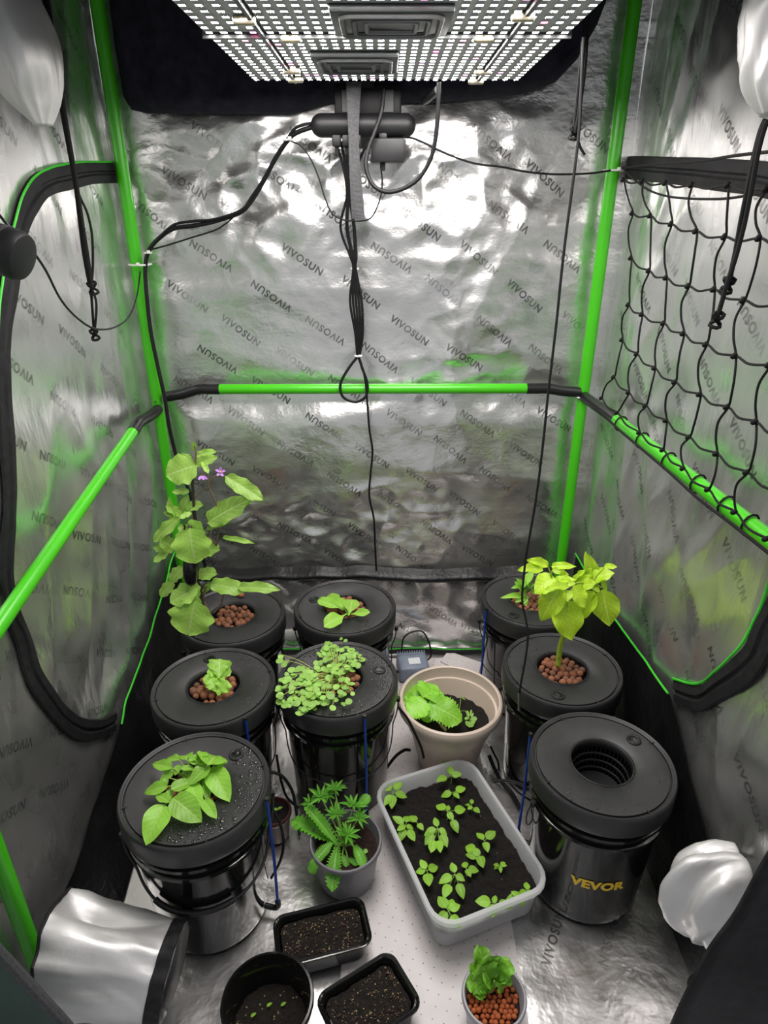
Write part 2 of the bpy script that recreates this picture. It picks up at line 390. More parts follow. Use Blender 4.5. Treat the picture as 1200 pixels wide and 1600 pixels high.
# printed lettering
def text_mesh(body, size, bold=.0, spacing=1.08):
    cu = bpy.data.curves.new('t', 'FONT'); cu.body = body; cu.size = size; cu.align_x = 'CENTER'; cu.align_y = 'CENTER'
    cu.offset = bold; cu.space_character = spacing; cu.resolution_u = 3
    o = bpy.data.objects.new('t', cu); C.objects.link(o)
    dg = bpy.context.evaluated_depsgraph_get(); me = o.evaluated_get(dg).to_mesh()
    vs = [v.co.copy() for v in me.vertices]; fs = [tuple(p.vertices) for p in me.polygons]
    o.evaluated_get(dg).to_mesh_clear(); bpy.data.objects.remove(o); bpy.data.curves.remove(cu)
    return vs, fs
WORD = text_mesh('VIVOSUN', .0285, .0008, 1.15)
def prints(parent, fn, u0, u1, v0, v1, du, dv, ang, o, seed, skip=None, jit=.012):
    r = random.Random(seed); mb = MB(); j = 0; v = v0
    while v < v1:
        u = u0 + du*((j*.37) % 1.0); k_ = 0
        while u < u1:
            a = ang + (math.pi if (j//2+k_) % 2 else 0)+r.uniform(-.07, .07); cu, cv = u+r.uniform(-jit, jit), v+r.uniform(-jit, jit)
            c, s = math.cos(a), math.sin(a)
            vs = [fn(cu+p.x*c-p.y*s, cv+p.x*s+p.y*c, o) for p in WORD[0]]
            if not skip or not skip(cu, cv): mb.add(vs, WORD[1])
            u += du; k_ += 1
        v += dv; j += 1
    ob = mb.build('printed_lettering', MAT['print'], parent, smooth=False)
    return tag(ob, 'dark printed lettering', kind='stuff')
A = math.radians(-35)
prints(wb, P_back, -.66, .60, .36, 1.68, .25, .098, A, .0012, 1)
prints(wl, P_left, .78, 1.90, .30, 1.95, .26, .11, A, .0012, 2)
prints(wr, lambda u, v, o=0: P_right(-u, v, o), -1.90, -.70, .50, 1.95, .26, .11, A, .0012, 3)
prints(fl, P_floor, .33, .62, .68, 1.0, .13, .24, math.radians(65), .0012, 4)

# floor tray: lips standing against the walls
def interp(pts, x):
    for (a, b), (c, d) in zip(pts, pts[1:]):
        if min(a, c) <= x <= max(a, c): return lerp(b, d, (x-a)/(c-a))
    return pts[-1][1] if abs(x-pts[-1][0]) < abs(x-pts[0][0]) else pts[0][1]
RL = [(2.0,.40),(1.6,.41),(1.35,.44),(1.17,.46),(1.08,.40),(.95,.33),(.78,.24),(.6,.16)]
LL = [(2.0,.42),(1.9,.40),(1.67,.30),(1.40,.235),(1.33,.19),(1.2,.15),(1.08,.11),(.9,.07),(.6,.04)]
def lip(prof, side):
    base, sg = (XL, 1) if side == 'l' else (XR, -1)
    def fn(u, v):
        y = lerp(.83 if side == 'l' else YF, 1.945, u); h = interp(prof, y); z = h*v
        k = .006*crease(Vector((y*5, z*6, sg*5)))+.004*crease(Vector((y*11, z*9, sg*7)))
        return Vector((base+sg*(.016+(.10 if sg > 0 else .008)*(1-v)**1.5+k*(1 if sg > 0 else .4)), y, z+.001))
    return fn
lm, rm = MB(), MB()
lm.grid(90, 24, lip(LL, 'l')); rm.grid(90, 24, lip(RL, 'r'))
lo_ = lm.build('tray_lip', MAT['black_liner'], fl, sharp=0); ro_ = rm.build('tray_lip', MAT['black_liner'], fl, sharp=0)
tag(lo_, 'black upturned tray lip'); tag(ro_, 'black upturned tray lip')
f = lip(RL, 'r'); MB().tube([f(u/60, 1)+Vector((-.004,0,.002)) for u in range(24, 61)], .0028, 6).build('green_piping', MAT['green_piping'], ro_)
f = lip(LL, 'l'); MB().tube([f(u/60, 1)+Vector((.004,0,.002)) for u in range(28, 61)], .0028, 6).build('green_piping', MAT['green_piping'], lo_)
def blip(u, v):
    x = lerp(-.672, .588, u); z = .30*v
    return Vector((x, 1.975-.02*v+.03*v*v-.012*crease(Vector((x*4, z*6, 3)))-.007*crease(Vector((x*9, z*11, 5))), z+.001))
bo = MB().grid(130, 40, blip).build('tray_lip', MAT['mylar_back'], fl, sharp=0); tag(bo, 'silver upturned tray lip at the back')
mbx = MB()
def bfold(u, v):
    x = lerp(-.672, .588, u); a = v*math.pi*1.2
    z = .275+.03*NV(Vector((x*3, 1, 2)))+.012*NV(Vector((x*9, 4, 2)))
    return Vector((x, 1.978-.022*math.sin(a)+.004*NV(Vector((x*9, v, 0))), z+.05*v-.0))
mbx.grid(90, 12, bfold).build('black_fold', MAT['black_liner'], bo, sharp=0)
pv = [Vector((lerp(-.665, .58, k/40), 1.952-.012*crease(Vector((lerp(-.665, .58, k/40)*4, 0, 3))), .008)) for k in range(41)]
MB().tube(pv, .003, 6).build('green_piping', MAT['green_piping'], bo)
MB().tube([p+Vector((0,-.012,-.002)) for p in pv], .008, 6).build('black_edging', MAT['black_cloth'], bo)
# short word rows on the back lip
def P_blip(x, z, o=0):
    q = blip((x+.672)/1.26, z/.30); return q+Vector((0, -o-.001, 0))
prints(bo, P_blip, -.1, .5, .07, .27, .22, .085, A, .0012, 8)

# zips of the two side doors
def zip_band(path, fn, w, wall, o=.004, es=1):
    pts = spline([Vector((p[0], p[1], 0)) for p in path], 8)
    mb = MB(); prof = [(-.5,.001),(-.46,.006),(-.12,.008),(-.04,.003),(.04,.003),(.12,.008),(.46,.006),(.5,.001)]
    vs = []; edge = []
    for i, p in enumerate(pts):
        t = (pts[min(i+1, len(pts)-1)]-pts[max(i-1, 0)]).normalized(); n = Vector((-t.y, t.x, 0))
        ww = w*(1+.18*NV(Vector((i*.09, wall, 2))))
        for a, h in prof:
            q = p+n*(a*ww); vs.append(fn(q.x, q.y, h+o+.003*NV(Vector((i*.15, a*3, 7)))))
        q = p+n*(.53*ww*es); edge.append(fn(q.x, q.y, .006+o))
    K = len(prof); fs = [(i*K+k, i*K+k+1, (i+1)*K+k+1, (i+1)*K+k) for i in range(len(pts)-1) for k in range(K-1)]
    mb.add(vs, fs); return mb, edge
def wall_yz(px, X): return [(lambda q: (q.y, q.z))(at(x, y, X=X)) for x, y in px]
lz = [(190,270),(150,271),(112,277),(71,289),(47,319),(34,360),(21,431),(11,506),(8,581),(14,660),(20,740),(22,820),(24,900),(36,960),(52,1000),(66,1060),(92,1108),(128,1138),(160,1140),(188,1128)]
mb, ed = zip_band(wall_yz(lz, XL+.02), P_left, .05, 1, es=-1)
zl = mb.build('door_zip', MAT['black_cloth'], wl, sharp=35); tag(zl, 'black zip band of the side door')
MB().tube(ed[:62], .0026, 6).build('green_piping', MAT['green_piping'], zl)
rz = [(972,262),(1040,266),(1110,273),(1200,286),(1235,330),(1248,500),(1240,800),(1205,925),(1186,984),(1165,1037),(1125,1072),(1086,1091),(1046,1080)]
mb, ed = zip_band(wall_yz(rz, XR-.02), P_right, .055, 2)
zr = mb.build('door_zip', MAT['black_cloth'], wr, sharp=35); tag(zr, 'black zip band of the side door')
MB().tube(ed[55:], .003, 6).build('green_piping', MAT['green_piping'], zr)

# white perforated sheet on the floor
def sheet(u, v):
    x = lerp(-.095, .285, u)+.004*math.sin(v*5); y = lerp(.56, 1.90, v)
    return Vector((x, y, .0012+.0012*NV(Vector((x*7, y*7, 3)))))
sh = MB().grid(40, 90, sheet)
sh = sh.build('floor_sheet', MAT['sheet'], sharp=0); tag(sh, 'white perforated sheet laid along the middle of the silver floor', 'sheet')
fp = [at(688,1034,Z=.004), at(700,1018,Z=.004), at(752,1036,Z=.004), at(746,1062,Z=.004)]
m = MB(); m.add([p+Vector((0,0,.003)) for p in fp]+[p+Vector((0,0,-.0005)) for p in fp], [(0,1,2,3),(7,6,5,4),(0,4,5,1),(1,5,6,2),(2,6,7,3),(3,7,4,0)])
tag(m.build('folded_sheet', MAT['sheet'], smooth=False), 'small folded white sheet lying behind the beige pot', 'sheet')

# ------------------------------------------------------------------ poles and bars
GP = MAT['green_paint']
def pole(x, y, label, r=.0165):
    e = empty('tent_pole', (x, y, 0), label, 'pole', 'upright green tent poles')
    MB().tube([(0,0,.001),(0,0,.96)], r, 20).build('lower_tube', GP, e)
    MB().tube([(0,0,.945),(0,0,2.03)], r*1.06, 20).build('upper_tube', GP, e)
    MB().tube([(0,-r*1.0,.93),(0,-r*1.12,.93)], .0035, 10).build('rivet', MAT['wire'], e)
    return e
pole(-.700, 1.968, 'upright green tent pole in the corner behind the aubergine plant')
pole(.612, 1.968, 'upright green tent pole in the corner behind the chili plant')
pole(-.695, .800, 'upright green tent pole beside the silver sleeve on the floor')
def bar(a, b, ends, label, r=.0150):
    a, b = Vector(a), Vector(b); e = empty('tent_crossbar', a, label, 'crossbar', 'horizontal green tent bars')
    MB().tube([(0,0,0), b-a], r, 20).build('bar', GP, e)
    for p, q in ends:
        p, q = Vector(p)-a, Vector(q)-a
        d = (b-a).normalized()*(1 if (p-(b-a)).length < p.length else -1)
        pts = spline([p-d*.03, p, p+d*.035, lerp(p, q, .6), q], 5)
        MB().tube(pts, r*1.07, 14).build('corner_joint', MAT['black_plastic'], e)
    return e
YBAR = 1.955
bl, br = at(328,608,Y=YBAR), at(838,607,Y=YBAR)
bar(bl, br, [(bl, at(258,620,Y=1.962)), (br, at(905,613,Y=1.962))], 'horizontal green bar crossing the back wall')
la, lb_ = at(212,668,X=-.685), at(0,975,X=-.672)
lb2 = la+(lb_-la)*1.18
bar(la, lb2, [(la, Vector((-.698, 1.955, .905)))], 'green side bar sloping beside the black zip band')
ra, rb = at(958,652,X=.605), at(1200,842,X=.605)
rb2 = ra+(rb-ra)*1.3
bar(ra, rb2, [(ra, Vector((.612, 1.955, .945)))], 'green side bar running under the black net')

# black fabric flap hanging behind the light
prof = [(-.72,1.86),(-.68,1.74),(-.66,1.70),(-.62,1.692),(-.45,1.69),(-.25,1.688),(-.20,1.70),(-.14,1.715),(0,1.715),(.12,1.715),(.2,1.72),(.27,1.725),(.36,1.735),(.44,1.76),(.49,1.81),(.53,1.88),(.56,1.97)]
def flap(u, v):
    x = lerp(-.675, .555, u); zb = interp(prof, x); zt = 2.05
    th = .05*(1-abs(2*u-1)**6)
    if v < .35:
        a = v/.35*math.pi*.5
        return Vector((x, 1.985-th*math.sin(a), zb+.03-.03*math.cos(a)*1.0*(1-0) if False else zb+.03*(1-math.cos(a))))
    k = (v-.35)/.65
    return Vector((x, 1.985-th+.012*NV(Vector((x*14, k*2, 4)))+.008*math.sin(x*60+2*NV(Vector((x*3,0,0)))), zb+.03+(zt-zb-.03)*k))
fo = MB().grid(150, 24, flap).build('fabric_flap', MAT['violet_cloth'], sharp=0)
tag(fo, 'black fabric flap bunched across the back wall behind the light', 'flap')

# front door panels
def sheet_solid(name, fn, nu, nv, th, mat, label, cat):
    g = MB().grid(nu, nv, fn); n = len(g.v)
    o = g.build(name, mat, sharp=0)
    md = o.modifiers.new('thick', 'SOLIDIFY'); md.thickness = th; md.offset = 0
    return tag(o, label, cat)
edge_r = [at(1030,1650,Y=.50), at(1050,1600,Y=.50), at(1078,1540,Y=.50), at(1110,1480,Y=.51), at(1150,1425,Y=.52), at(1200,1335,Y=.53), at(1300,1180,Y=.54)]
er = spline(edge_r, 6)
def rflap(u, v):
    p = er[min(len(er)-1, int(round(v*(len(er)-1))))]
    return p+Vector((u*.45, .03*math.sin(u*14+v*3)*u+.02*u, -.05*u*math.sin(v*3)))
sheet_solid('door_flap', rflap, 26, len(er), .006, MAT['black_cloth'], 'black outer door fabric hanging in the lower corner by the grey sleeve', 'door flap')
edge_l = [at(-80,1400,Y=.62), at(0,1480,Y=.62), at(60,1545,Y=.61), at(110,1600,Y=.60), at(150,1650,Y=.60)]
el = spline(edge_l, 6)
MAT['dark_green_cloth'] = plain('dark_green_fabric', (.006,.035,.022), .5, 0, .3, 12, .3)
def lflap(u, v):
    p = el[min(len(el)-1, int(round(v*(len(el)-1))))]
    return p+Vector((-u*.4, -.06*u+.03*math.sin(u*9+v*2)*u, -.12*u))
lf = sheet_solid('door_flap', lflap, 24, len(el), .006, MAT['dark_green_cloth'], 'dark green door fabric with grey edging beside the green pole', 'door flap')
MB().tube([p+Vector((0,-.006,.002)) for p in el], .0085, 8).build('edging', MAT['webbing'], lf)
# ------------------------------------------------------------------ grow light
LZ = 1.72
def grow_light():
    e = empty('grow_light', (.005, 1.30, LZ), 'large flat white LED grow light hanging under the tent roof', 'grow light')
    X0, X1, Y0, Y1 = -.305, .305, -.46, .45
    MB().bbox((0, (Y0+Y1)/2, .030), (X1-X0, Y1-Y0, .028), .004).build('housing', MAT['housing'], e)
    seams = [X0, -.205, .205, X1]; ys = [Y0, .012, Y1]
    plates = [(-.06, .225, .165, .16, 1), (.006, -.09, .18, .15, 0)]     # x, y, w, d, row
    r = random.Random(5)
    for j in range(2):
        for i in range(3):
            a, b, c, d = seams[i]+.004, seams[i+1]-.004, ys[j]+.004, ys[j+1]-.004
            pb = MB().bbox(((a+b)/2, (c+d)/2, .0135), (b-a, d-c, .005), .001, 1).build('led_board', MAT['pcb'], e)
            wm, pm, sm = MB(), MB(), MB()
            nx = max(1, round((b-a-.006)/.0195)); ny = 15
            for k in range(nx):
                x = a+.010+(b-a-.020)*(k/(nx-1) if nx > 1 else .5)
                for q in range(ny):
                    y = c+.010+(d-c-.020)*q/(ny-1)
                    if any(abs(x-px) < w/2+.006 and abs(y-py) < dd/2+.006 for px, py, w, dd, row in plates): continue
                    s = .0048
                    vs = [(x-s,y-s,.0085),(x+s,y-s,.0085),(x+s,y+s,.0085),(x-s,y+s,.0085),(x-s*1.1,y-s*1.1,.0112),(x+s*1.1,y-s*1.1,.0112),(x+s*1.1,y+s*1.1,.0112),(x-s*1.1,y+s*1.1,.0112)]
                    (pm if r.random() < .035 else wm).add(vs[:4], [(3,2,1,0)]); sm.add(vs[:4]+vs[4:], [(0,1,5,4),(1,2,6,5),(2,3,7,6),(3,0,4,7)])
            tag(wm.build('white_diodes', MAT['led'], pb, smooth=False), kind='stuff')
            tag(sm.build('diode_packages', MAT['pcb'], pb, smooth=False), kind='stuff')
            if pm.v: tag(pm.build('pink_diodes', MAT['led_pink'], pb, smooth=False), kind='stuff')
    for px, py, w, d, row in plates:
        p = MB().bbox((px, py, .006), (w, d, .012), .004, 2).build('driver_cover', MAT['dark_panel'], e)
        for k, (sw, mat) in enumerate(((.82,'housing'),(.62,'dark_panel'),(.42,'housing'))):
            m = MB(); ww, dd = w*sw/2, d*sw/2; rr = .018*sw
            loop = []
            for cx, cy, a0 in ((ww-rr,dd-rr,0),(-ww+rr,dd-rr,90),(-ww+rr,-dd+rr,180),(ww-rr,-dd+rr,270)):
                for t in range(5):
                    an = math.radians(a0+t*22.5); loop.append((px+cx+rr*math.cos(an), py+cy+rr*math.sin(an), -.001))
            m.tube(loop, .0045, 6, closed=True); m.build('embossed_ring', MAT[mat], p)
        tag(p, 'dark driver cover')
    for x, y in ((-.195,.30),(-.215,-.10),(.20,.31),(.20,-.12),(-.20,.40),(.20,.42),(-.16,.015),(.16,.015)):
        MB().bbox((x, y, .004), (.034, .013, .012), .003, 2).build('metal_clip', MAT['metal_clip'], e)
    for y in (.012,):
        MB().box((0, y, .008), (X1-X0, .006, .010)).build('seam_rail', MAT['dark_panel'], e, smooth=False)
    for x in seams[1:3]:
        MB().box((x, (Y0+Y1)/2, .008), (.006, Y1-Y0, .010)).build('seam_rail', MAT['dark_panel'], e, smooth=False)
    for x in (-.22, .22):          # hanger wires to the roof
        MB().tube([(x, -.2, .04), (x*.3, 0, .33)], .0022, 6).build('hanger_wire', MAT['dark_wire'], e)
        MB().tube([(x, .25, .04), (x*.3, 0, .33)], .0022, 6).build('hanger_wire', MAT['dark_wire'], e)
    return e
grow_light()

# ------------------------------------------------------------------ buckets
LIDZ = .37
BODY = [(.0,.0),(.120,.0),(.1245,.004),(.1265,.02),(.1385,.262),(.1395,.266),(.1475,.268),(.1475,.276),(.1405,.279),(.1410,.292),(.1490,.294),(.1490,.302),(.1425,.305),(.1435,.330)]
LID = [(.1445,.318),(.1535,.318),(.1550,.322),(.1552,.362),(.1535,.3685),(.1510,.3705),(.1485,.3695),(.1465,.3665),(.1440,.3655),(.1432,.3610),(.1405,.3610),(.1396,.3660),(.0685,.3665),(.0672,.3650),(.0668,.345)]
lid_me = MB().lathe(LID, 96).mesh('lid'); lid_me.set_sharp_from_angle(angle=math.radians(50)); lid_me.materials.append(MAT['lid'])
body_me = MB().lathe(BODY, 72).mesh('body'); body_me.set_sharp_from_angle(angle=math.radians(35)); body_me.materials.append(MAT['gloss_black'])
notch_me = MB().box((.1415,0,.3655), (.012,.003,.003)).mesh('lid_notch', False); notch_me.materials.append(MAT['black_plastic'])
ring_me = MB().lathe([(.0105,-.004),(.0105,.0015),(.0125,.0032),(.0155,.0032),(.0165,.001),(.0165,-.002)], 28).mesh('grommet'); ring_me.materials.append(MAT['black_plastic'])
hole_shade_me = MB().lathe([(.0125,.0012),(.0085,.0006),(.0,.0006)], 24).mesh('grommet_hole_shade'); hole_shade_me.materials.append(MAT['gloss_black'])  # black disc on the lid, painted shade of the open hole inside the grommet
# net cup: rim ring, slotted wall, floor
def net_cup_mesh(depth):
    m = MB(); z0 = .3652
    m.lathe([(.0690,z0+.0012),(.0690,z0+.0025),(.0650,z0+.0025),(.0645,z0-.014)], 64)
    n = 40
    for k in range(n):
        a = 2*math.pi*k/n; M = Matrix.Rotation(a, 3, 'Z')
        p0, p1 = Vector((.0645,0,z0-.012)), Vector((.0530,0,z0-depth))
        m.tube([M @ p0, M @ p1], .0016, 4, caps=False)
    for t in (.3, .55, .8, 1.0):
        rr = lerp(.0645, .0530, t); m.lathe([(rr+.001, lerp(z0-.012, z0-depth, t)-.003),(rr+.001, lerp(z0-.012, z0-depth, t)+.003),(rr-.001, lerp(z0-.012, z0-depth, t)+.003),(rr-.001, lerp(z0-.012, z0-depth, t)-.003)], 48)
    m.lathe([(.054, z0-depth),(.0,z0-depth)], 48)
    return m
cup_deep = net_cup_mesh(.085).mesh('net_cup'); cup_deep.materials.append(MAT['black_plastic'])
cup_shallow = MB().lathe([(.0690,.3664),(.0690,.3677),(.0650,.3677),(.0645,.355),(.060,.340),(.0,.340)], 48).mesh('net_cup'); cup_shallow.materials.append(MAT['black_plastic'])
BUCKETS = {  # x, y, grommet pixel, bail (axis angle, tilt, grip), tube px top/bottom
 'FL': (-.396, .995), 'FR': (.477, 1.061), 'ML': (-.432, 1.313), 'C': (-.119, 1.341),
 'BL': (-.450, 1.630), 'BC': (-.119, 1.675), 'MR': (.469, 1.382), 'BR': (.457, 1.714)}
GROM = {'FL': (369,1180), 'FR': (993,1155), 'ML': (327,1027), 'C': (594,1047), 'BC': (491,937), 'MR': (872,1089), 'BR': (801,963), 'BL': (372,925)}
BLAB = {
 'FL': 'black bucket holding the broad pepper seedlings and wet with droplets',
 'FR': 'empty black bucket with an open net cup and yellow lettering',
 'ML': 'black bucket with one tiny lettuce sprout among brown pebbles',
 'C': 'black bucket overgrown with trailing watercress',
 'BL': 'black bucket holding the tall aubergine plant',
 'BC': 'black bucket with a spoon-leaved young lettuce by the back wall',
 'MR': 'black bucket holding the yellow-green chili plant',
 'BR': 'black bucket behind the chili plant in the back corner'}
BUCKET = {}
for k, (x, y) in BUCKETS.items():
    e = empty('grow_bucket', (x, y, .0035), BLAB[k], 'bucket', 'black hydroponic buckets')
    BUCKET[k] = e
    link('body', body_me, None, e); lo = link('lid', lid_me, None, e); [setattr(link('lid_notch', notch_me, None, lo), 'rotation_euler', (0,0,.4+q*math.pi/2)) for q in range(4)]
    link('net_cup', cup_deep if k == 'FR' else cup_shallow, None, e)
    g = at(*GROM[k], Z=LIDZ); gx, gy = g.x-x, g.y-y
    rr = math.hypot(gx, gy); s = min(rr, .112)/rr
    for me, nm in ((ring_me, 'grommet'), (hole_shade_me, 'grommet_hole_shade')):
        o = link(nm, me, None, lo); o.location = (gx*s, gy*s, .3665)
def bail(k, axis, tilt, grip=None, r=.157, wavy=False, mat='wire', w=.0019, depth=.150):
    """wire handle: half circle pivoting on two ears; tilt 0 hangs straight down, 90 sticks out level"""
    e = BUCKET[k]; m = MB(); pts = []
    zp = .286; ca, sa = math.cos(axis), math.sin(axis); ax = Vector((ca, sa, 0)); out = Vector((-sa, ca, 0))
    dn = out*math.sin(tilt)+Vector((0,0,-1))*math.cos(tilt)
    for i in range(41):
        t = math.pi*i/40; rad = r*(1.0+ (.004*math.sin(i*2.2) if wavy and 14 < i < 27 else 0))
        off = out*(.012*math.sin(t))
        pts.append(ax*(rad*math.cos(t)) + dn*(depth*math.sin(t)) + off + Vector((0,0,zp)))
    # push points that would cut into the body outward
    q = []
    for p in pts:
        h = math.hypot(p.x, p.y); need = .1535 if p.z > .26 else .1430
        if h < need and p.z < .33: f_ = need/max(h, 1e-5); p = Vector((p.x*f_, p.y*f_, p.z))
        q.append(p)
    b = MB().tube(q, w, 6).build('bail_handle', MAT[mat], e)
    for sgn in (0, -1):
        p = q[sgn]; MB().tube([p*1.0+Vector((0,0,.006)), p+Vector((0,0,-.006))], .006, 10).build('ear', MAT['black_plastic'], b)
    if grip:
        i0, i1 = grip; MB().tube(q[i0:i1], .0065, 10).build('grip', MAT['black_plastic'], b)
    return b
bail('FL', math.radians(20), math.radians(-38), (18, 28), mat='black_plastic', w=.003)
bail('C', math.radians(5), math.radians(-25), wavy=True, mat='dark_wire')
bail('MR', math.radians(-100), math.radians(58), wavy=True, depth=.185)
bail('FR', math.radians(15), math.radians(8), mat='dark_wire')
bail('ML', math.radians(10), math.radians(-12), mat='dark_wire')
bail('BR', math.radians(0), math.radians(-8), mat='dark_wire')
bail('BC', math.radians(0), math.radians(-8), mat='dark_wire')
bail('BL', math.radians(30), math.radians(-8), mat='dark_wire')

# yellow lettering wrapped on the empty bucket
def wrapped_text(bucket, body, size, px, py, mat, name, bold=.0012, spc=1.05, label=None):
    bx, by, _ = bucket.location
    d = ray(px, py); t = .5; best = None
    for i in range(4000):
        p = Vector((0,0,CAM_Z))+d*(.6+i*.0004); z = p.z
        R = lerp(.1265, .1385, (z-.0035-.02)/.242)
        if math.hypot(p.x-bx, p.y-by) <= R: best = p; break
    a0 = math.atan2(best.y-by, best.x-bx); z0 = best.z-.0035
    vs, fs = text_mesh(body, size, bold, spc); out = []
    for v in vs:
        z = z0+v.y; R = lerp(.1265, .1385, (z-.02)/.242)+.0012; a = a0+v.x/R
        out.append((R*math.cos(a), R*math.sin(a), z))
    m = MB(); m.add(out, fs); o = m.build(name, MAT[mat], bucket, smooth=False); return tag(o, label)
wrapped_text(BUCKET['FR'], 'VEVOR', .0345, 934, 1385, 'yellow', 'brand_lettering', .0019, 1.06, 'yellow printed lettering')

# water droplets on two lids
def droplets(k, n, seed, amin, amax, sz):
    r = random.Random(seed); m = MB(); lid = [c for c in BUCKET[k].children if c.name.startswith('lid')][0]
    for i in range(n):
        a = r.uniform(amin, amax); rad = .07+.068*math.sqrt(r.random()); s = sz*(.25+.75*r.random()**2.5)
        x, y = rad*math.cos(a), rad*math.sin(a)
        vs = [(x, y, .3664+s*.3)]; q = 7
        for lv, (kr, kz) in enumerate(((.75,.22),(1.0,.0))):
            for t in range(q):
                th = 2*math.pi*t/q; vs.append((x+s*kr*math.cos(th), y+s*kr*math.sin(th), .3664+s*kz))
        fs = [(0, 1+t, 1+(t+1) % q) for t in range(q)]+[(1+t, 1+q+t, 1+q+(t+1) % q, 1+(t+1) % q) for t in range(q)]
        m.add(vs, fs)
    tag(m.build('droplets', MAT['droplet'], lid, sharp=0), 'scattered water droplets', kind='stuff')
droplets('FL', 330, 3, -2.2, 1.0, .0056)
droplets('C', 420, 4, -1.7, 2.6, .0046)
droplets('ML', 60, 5, -.6, 1.2, .0032)
droplets('MR', 60, 6, 1.2, 3.6, .0032)
droplets('BC', 70, 9, -1.8, -.6, .003)
droplets('FR', 40, 12, -2.5, -.4, .003)

# blue water-level tubes standing beside the buckets
def level_tube(k, px, py, label, out=.006, hb=.04, top=.37):
    x, y, _ = BUCKET[k].location; d = at(px, py, Z=.30)
    a = math.atan2(d.y-y, d.x-x); R = .155+out
    e = empty('level_tube', (x+R*math.cos(a), y+R*math.sin(a), .0035), label, 'tube', 'blue water-level tubes')
    MB().tube([(0,0,hb),(0.002,0,.2),(0,0,top)], .0033, 10).build('tube', MAT['blue_tube'], e)
    MB().tube(spline([(0,0,hb+.012),(0,0,hb-.006),(-.010*math.cos(a),-.010*math.sin(a),hb-.014),(-.033*math.cos(a),-.033*math.sin(a),hb-.014)], 4), .0065, 10).build('elbow', MAT['black_plastic'], e)
    MB().tube([(0,0,top-.002),(0,0,top+.004)], .005, 8).build('cap', MAT['black_plastic'], e)
    return e
level_tube('FL', 428, 1290, 'blue level tube on the bucket of pepper seedlings')
level_tube('C', 586, 1180, 'blue level tube on the watercress bucket')
level_tube('ML', 392, 1165, 'blue level tube on the tiny sprout bucket')
level_tube('BR', 748, 985, 'blue level tube on the back corner bucket')
level_tube('FR', 824, 1185, 'blue level tube on the empty bucket')
# ------------------------------------------------------------------ pots, trays, box
def soil_disc(name, mat, parent, r, z, amp=.006, seed=0, n=26, mound=0):
    m = MB(); vs = [(0,0,z+mound)]; fs = []
    R = 14
    for i in range(1, R+1):
        rr = r*i/R
        for k in range(n*2):
            a = math.pi*k/n; x, y = rr*math.cos(a), rr*math.sin(a)
            vs.append((x, y, z+mound*(1-(i/R)**2)+amp*NV(Vector((x*45, y*45, seed)))+amp*.6*NV(Vector((x*110, y*110, seed+3)))))
    K = n*2
    for k in range(K): fs.append((0, 1+k, 1+(k+1) % K))
    for i in range(R-1):
        for k in range(K): fs.append((1+i*K+k, 1+(i+1)*K+k, 1+(i+1)*K+(k+1) % K, 1+i*K+(k+1) % K))
    m.add(vs, fs); return m.build(name, mat, parent, sharp=0)
def round_pot(name, loc, R, H, rb, mat, label, cat, rim=.004, soil=None, soil_z=None, lip=.006, seed=1, groove=None):
    e = empty(name, loc, label, cat)
    prof = [(0,.0),(rb-.004,.0),(rb,.003),(lerp(rb,R-rim,.88),H-.016),(R-rim*.6,H-.014),(R,H-.010),(R,H-.003),(R-.002,H),(R-rim-.002,H),(R-rim-.003,H-.004)]
    sz = soil_z or H-.02
    if groove: prof += [(R-rim-.006, H-groove), (R-rim-.011, H-groove-.003), (R-rim-.013, H-groove-.010)]
    k = (sz-.01)/H
    prof += [(lerp(rb, R-rim, max(0,k))-.006, sz-.012)]
    MB().lathe(prof, 72).build('pot_body', MAT[mat], e)
    if soil: soil_disc('soil', MAT[soil], e, lerp(rb, R-rim, sz/H)-.003, sz, .006, seed)
    return e
FZ = .004
p = at(703, 1090, Z=.233)
BP = Vector((p.x+.002, p.y, FZ)); beige_r = .1455
e = empty('flower_pot', BP, 'round beige plastic flower pot with a serrated-leaf seedling', 'pot')
R, H = beige_r, .229
MB().lathe([(0,0),(.080,0),(.084,.004),(R-.024,H-.045),(R-.020,H-.035),(R-.004,H-.032),(R,H-.026),(R+.001,H-.010),(R-.003,H-.002),(R-.008,H),(R-.012,H-.002),(R-.016,H-.055),(R-.020,H-.060),(R-.021,H-.068),(R-.026,H-.072),(R-.028,H-.088),(R-.034,H-.100)], 96).build('pot_body', MAT['beige'], e)
soil_disc('soil', MAT['soil'], e, R-.029, H-.088, .009, 5, mound=.006)
for px, py in ((680,1062),(735,1067),(772,1100)):       # moulded pegs inside the rim
    q = at(px, py, Z=H-.05)-BP; a = math.atan2(q.y, q.x); rr = R-.021
    MB().tube([(rr*math.cos(a), rr*math.sin(a), H-.075), ((rr+.001)*math.cos(a), (rr+.001)*math.sin(a), H-.035)], .0025, 6).build('inner_peg', MAT['beige'], e)

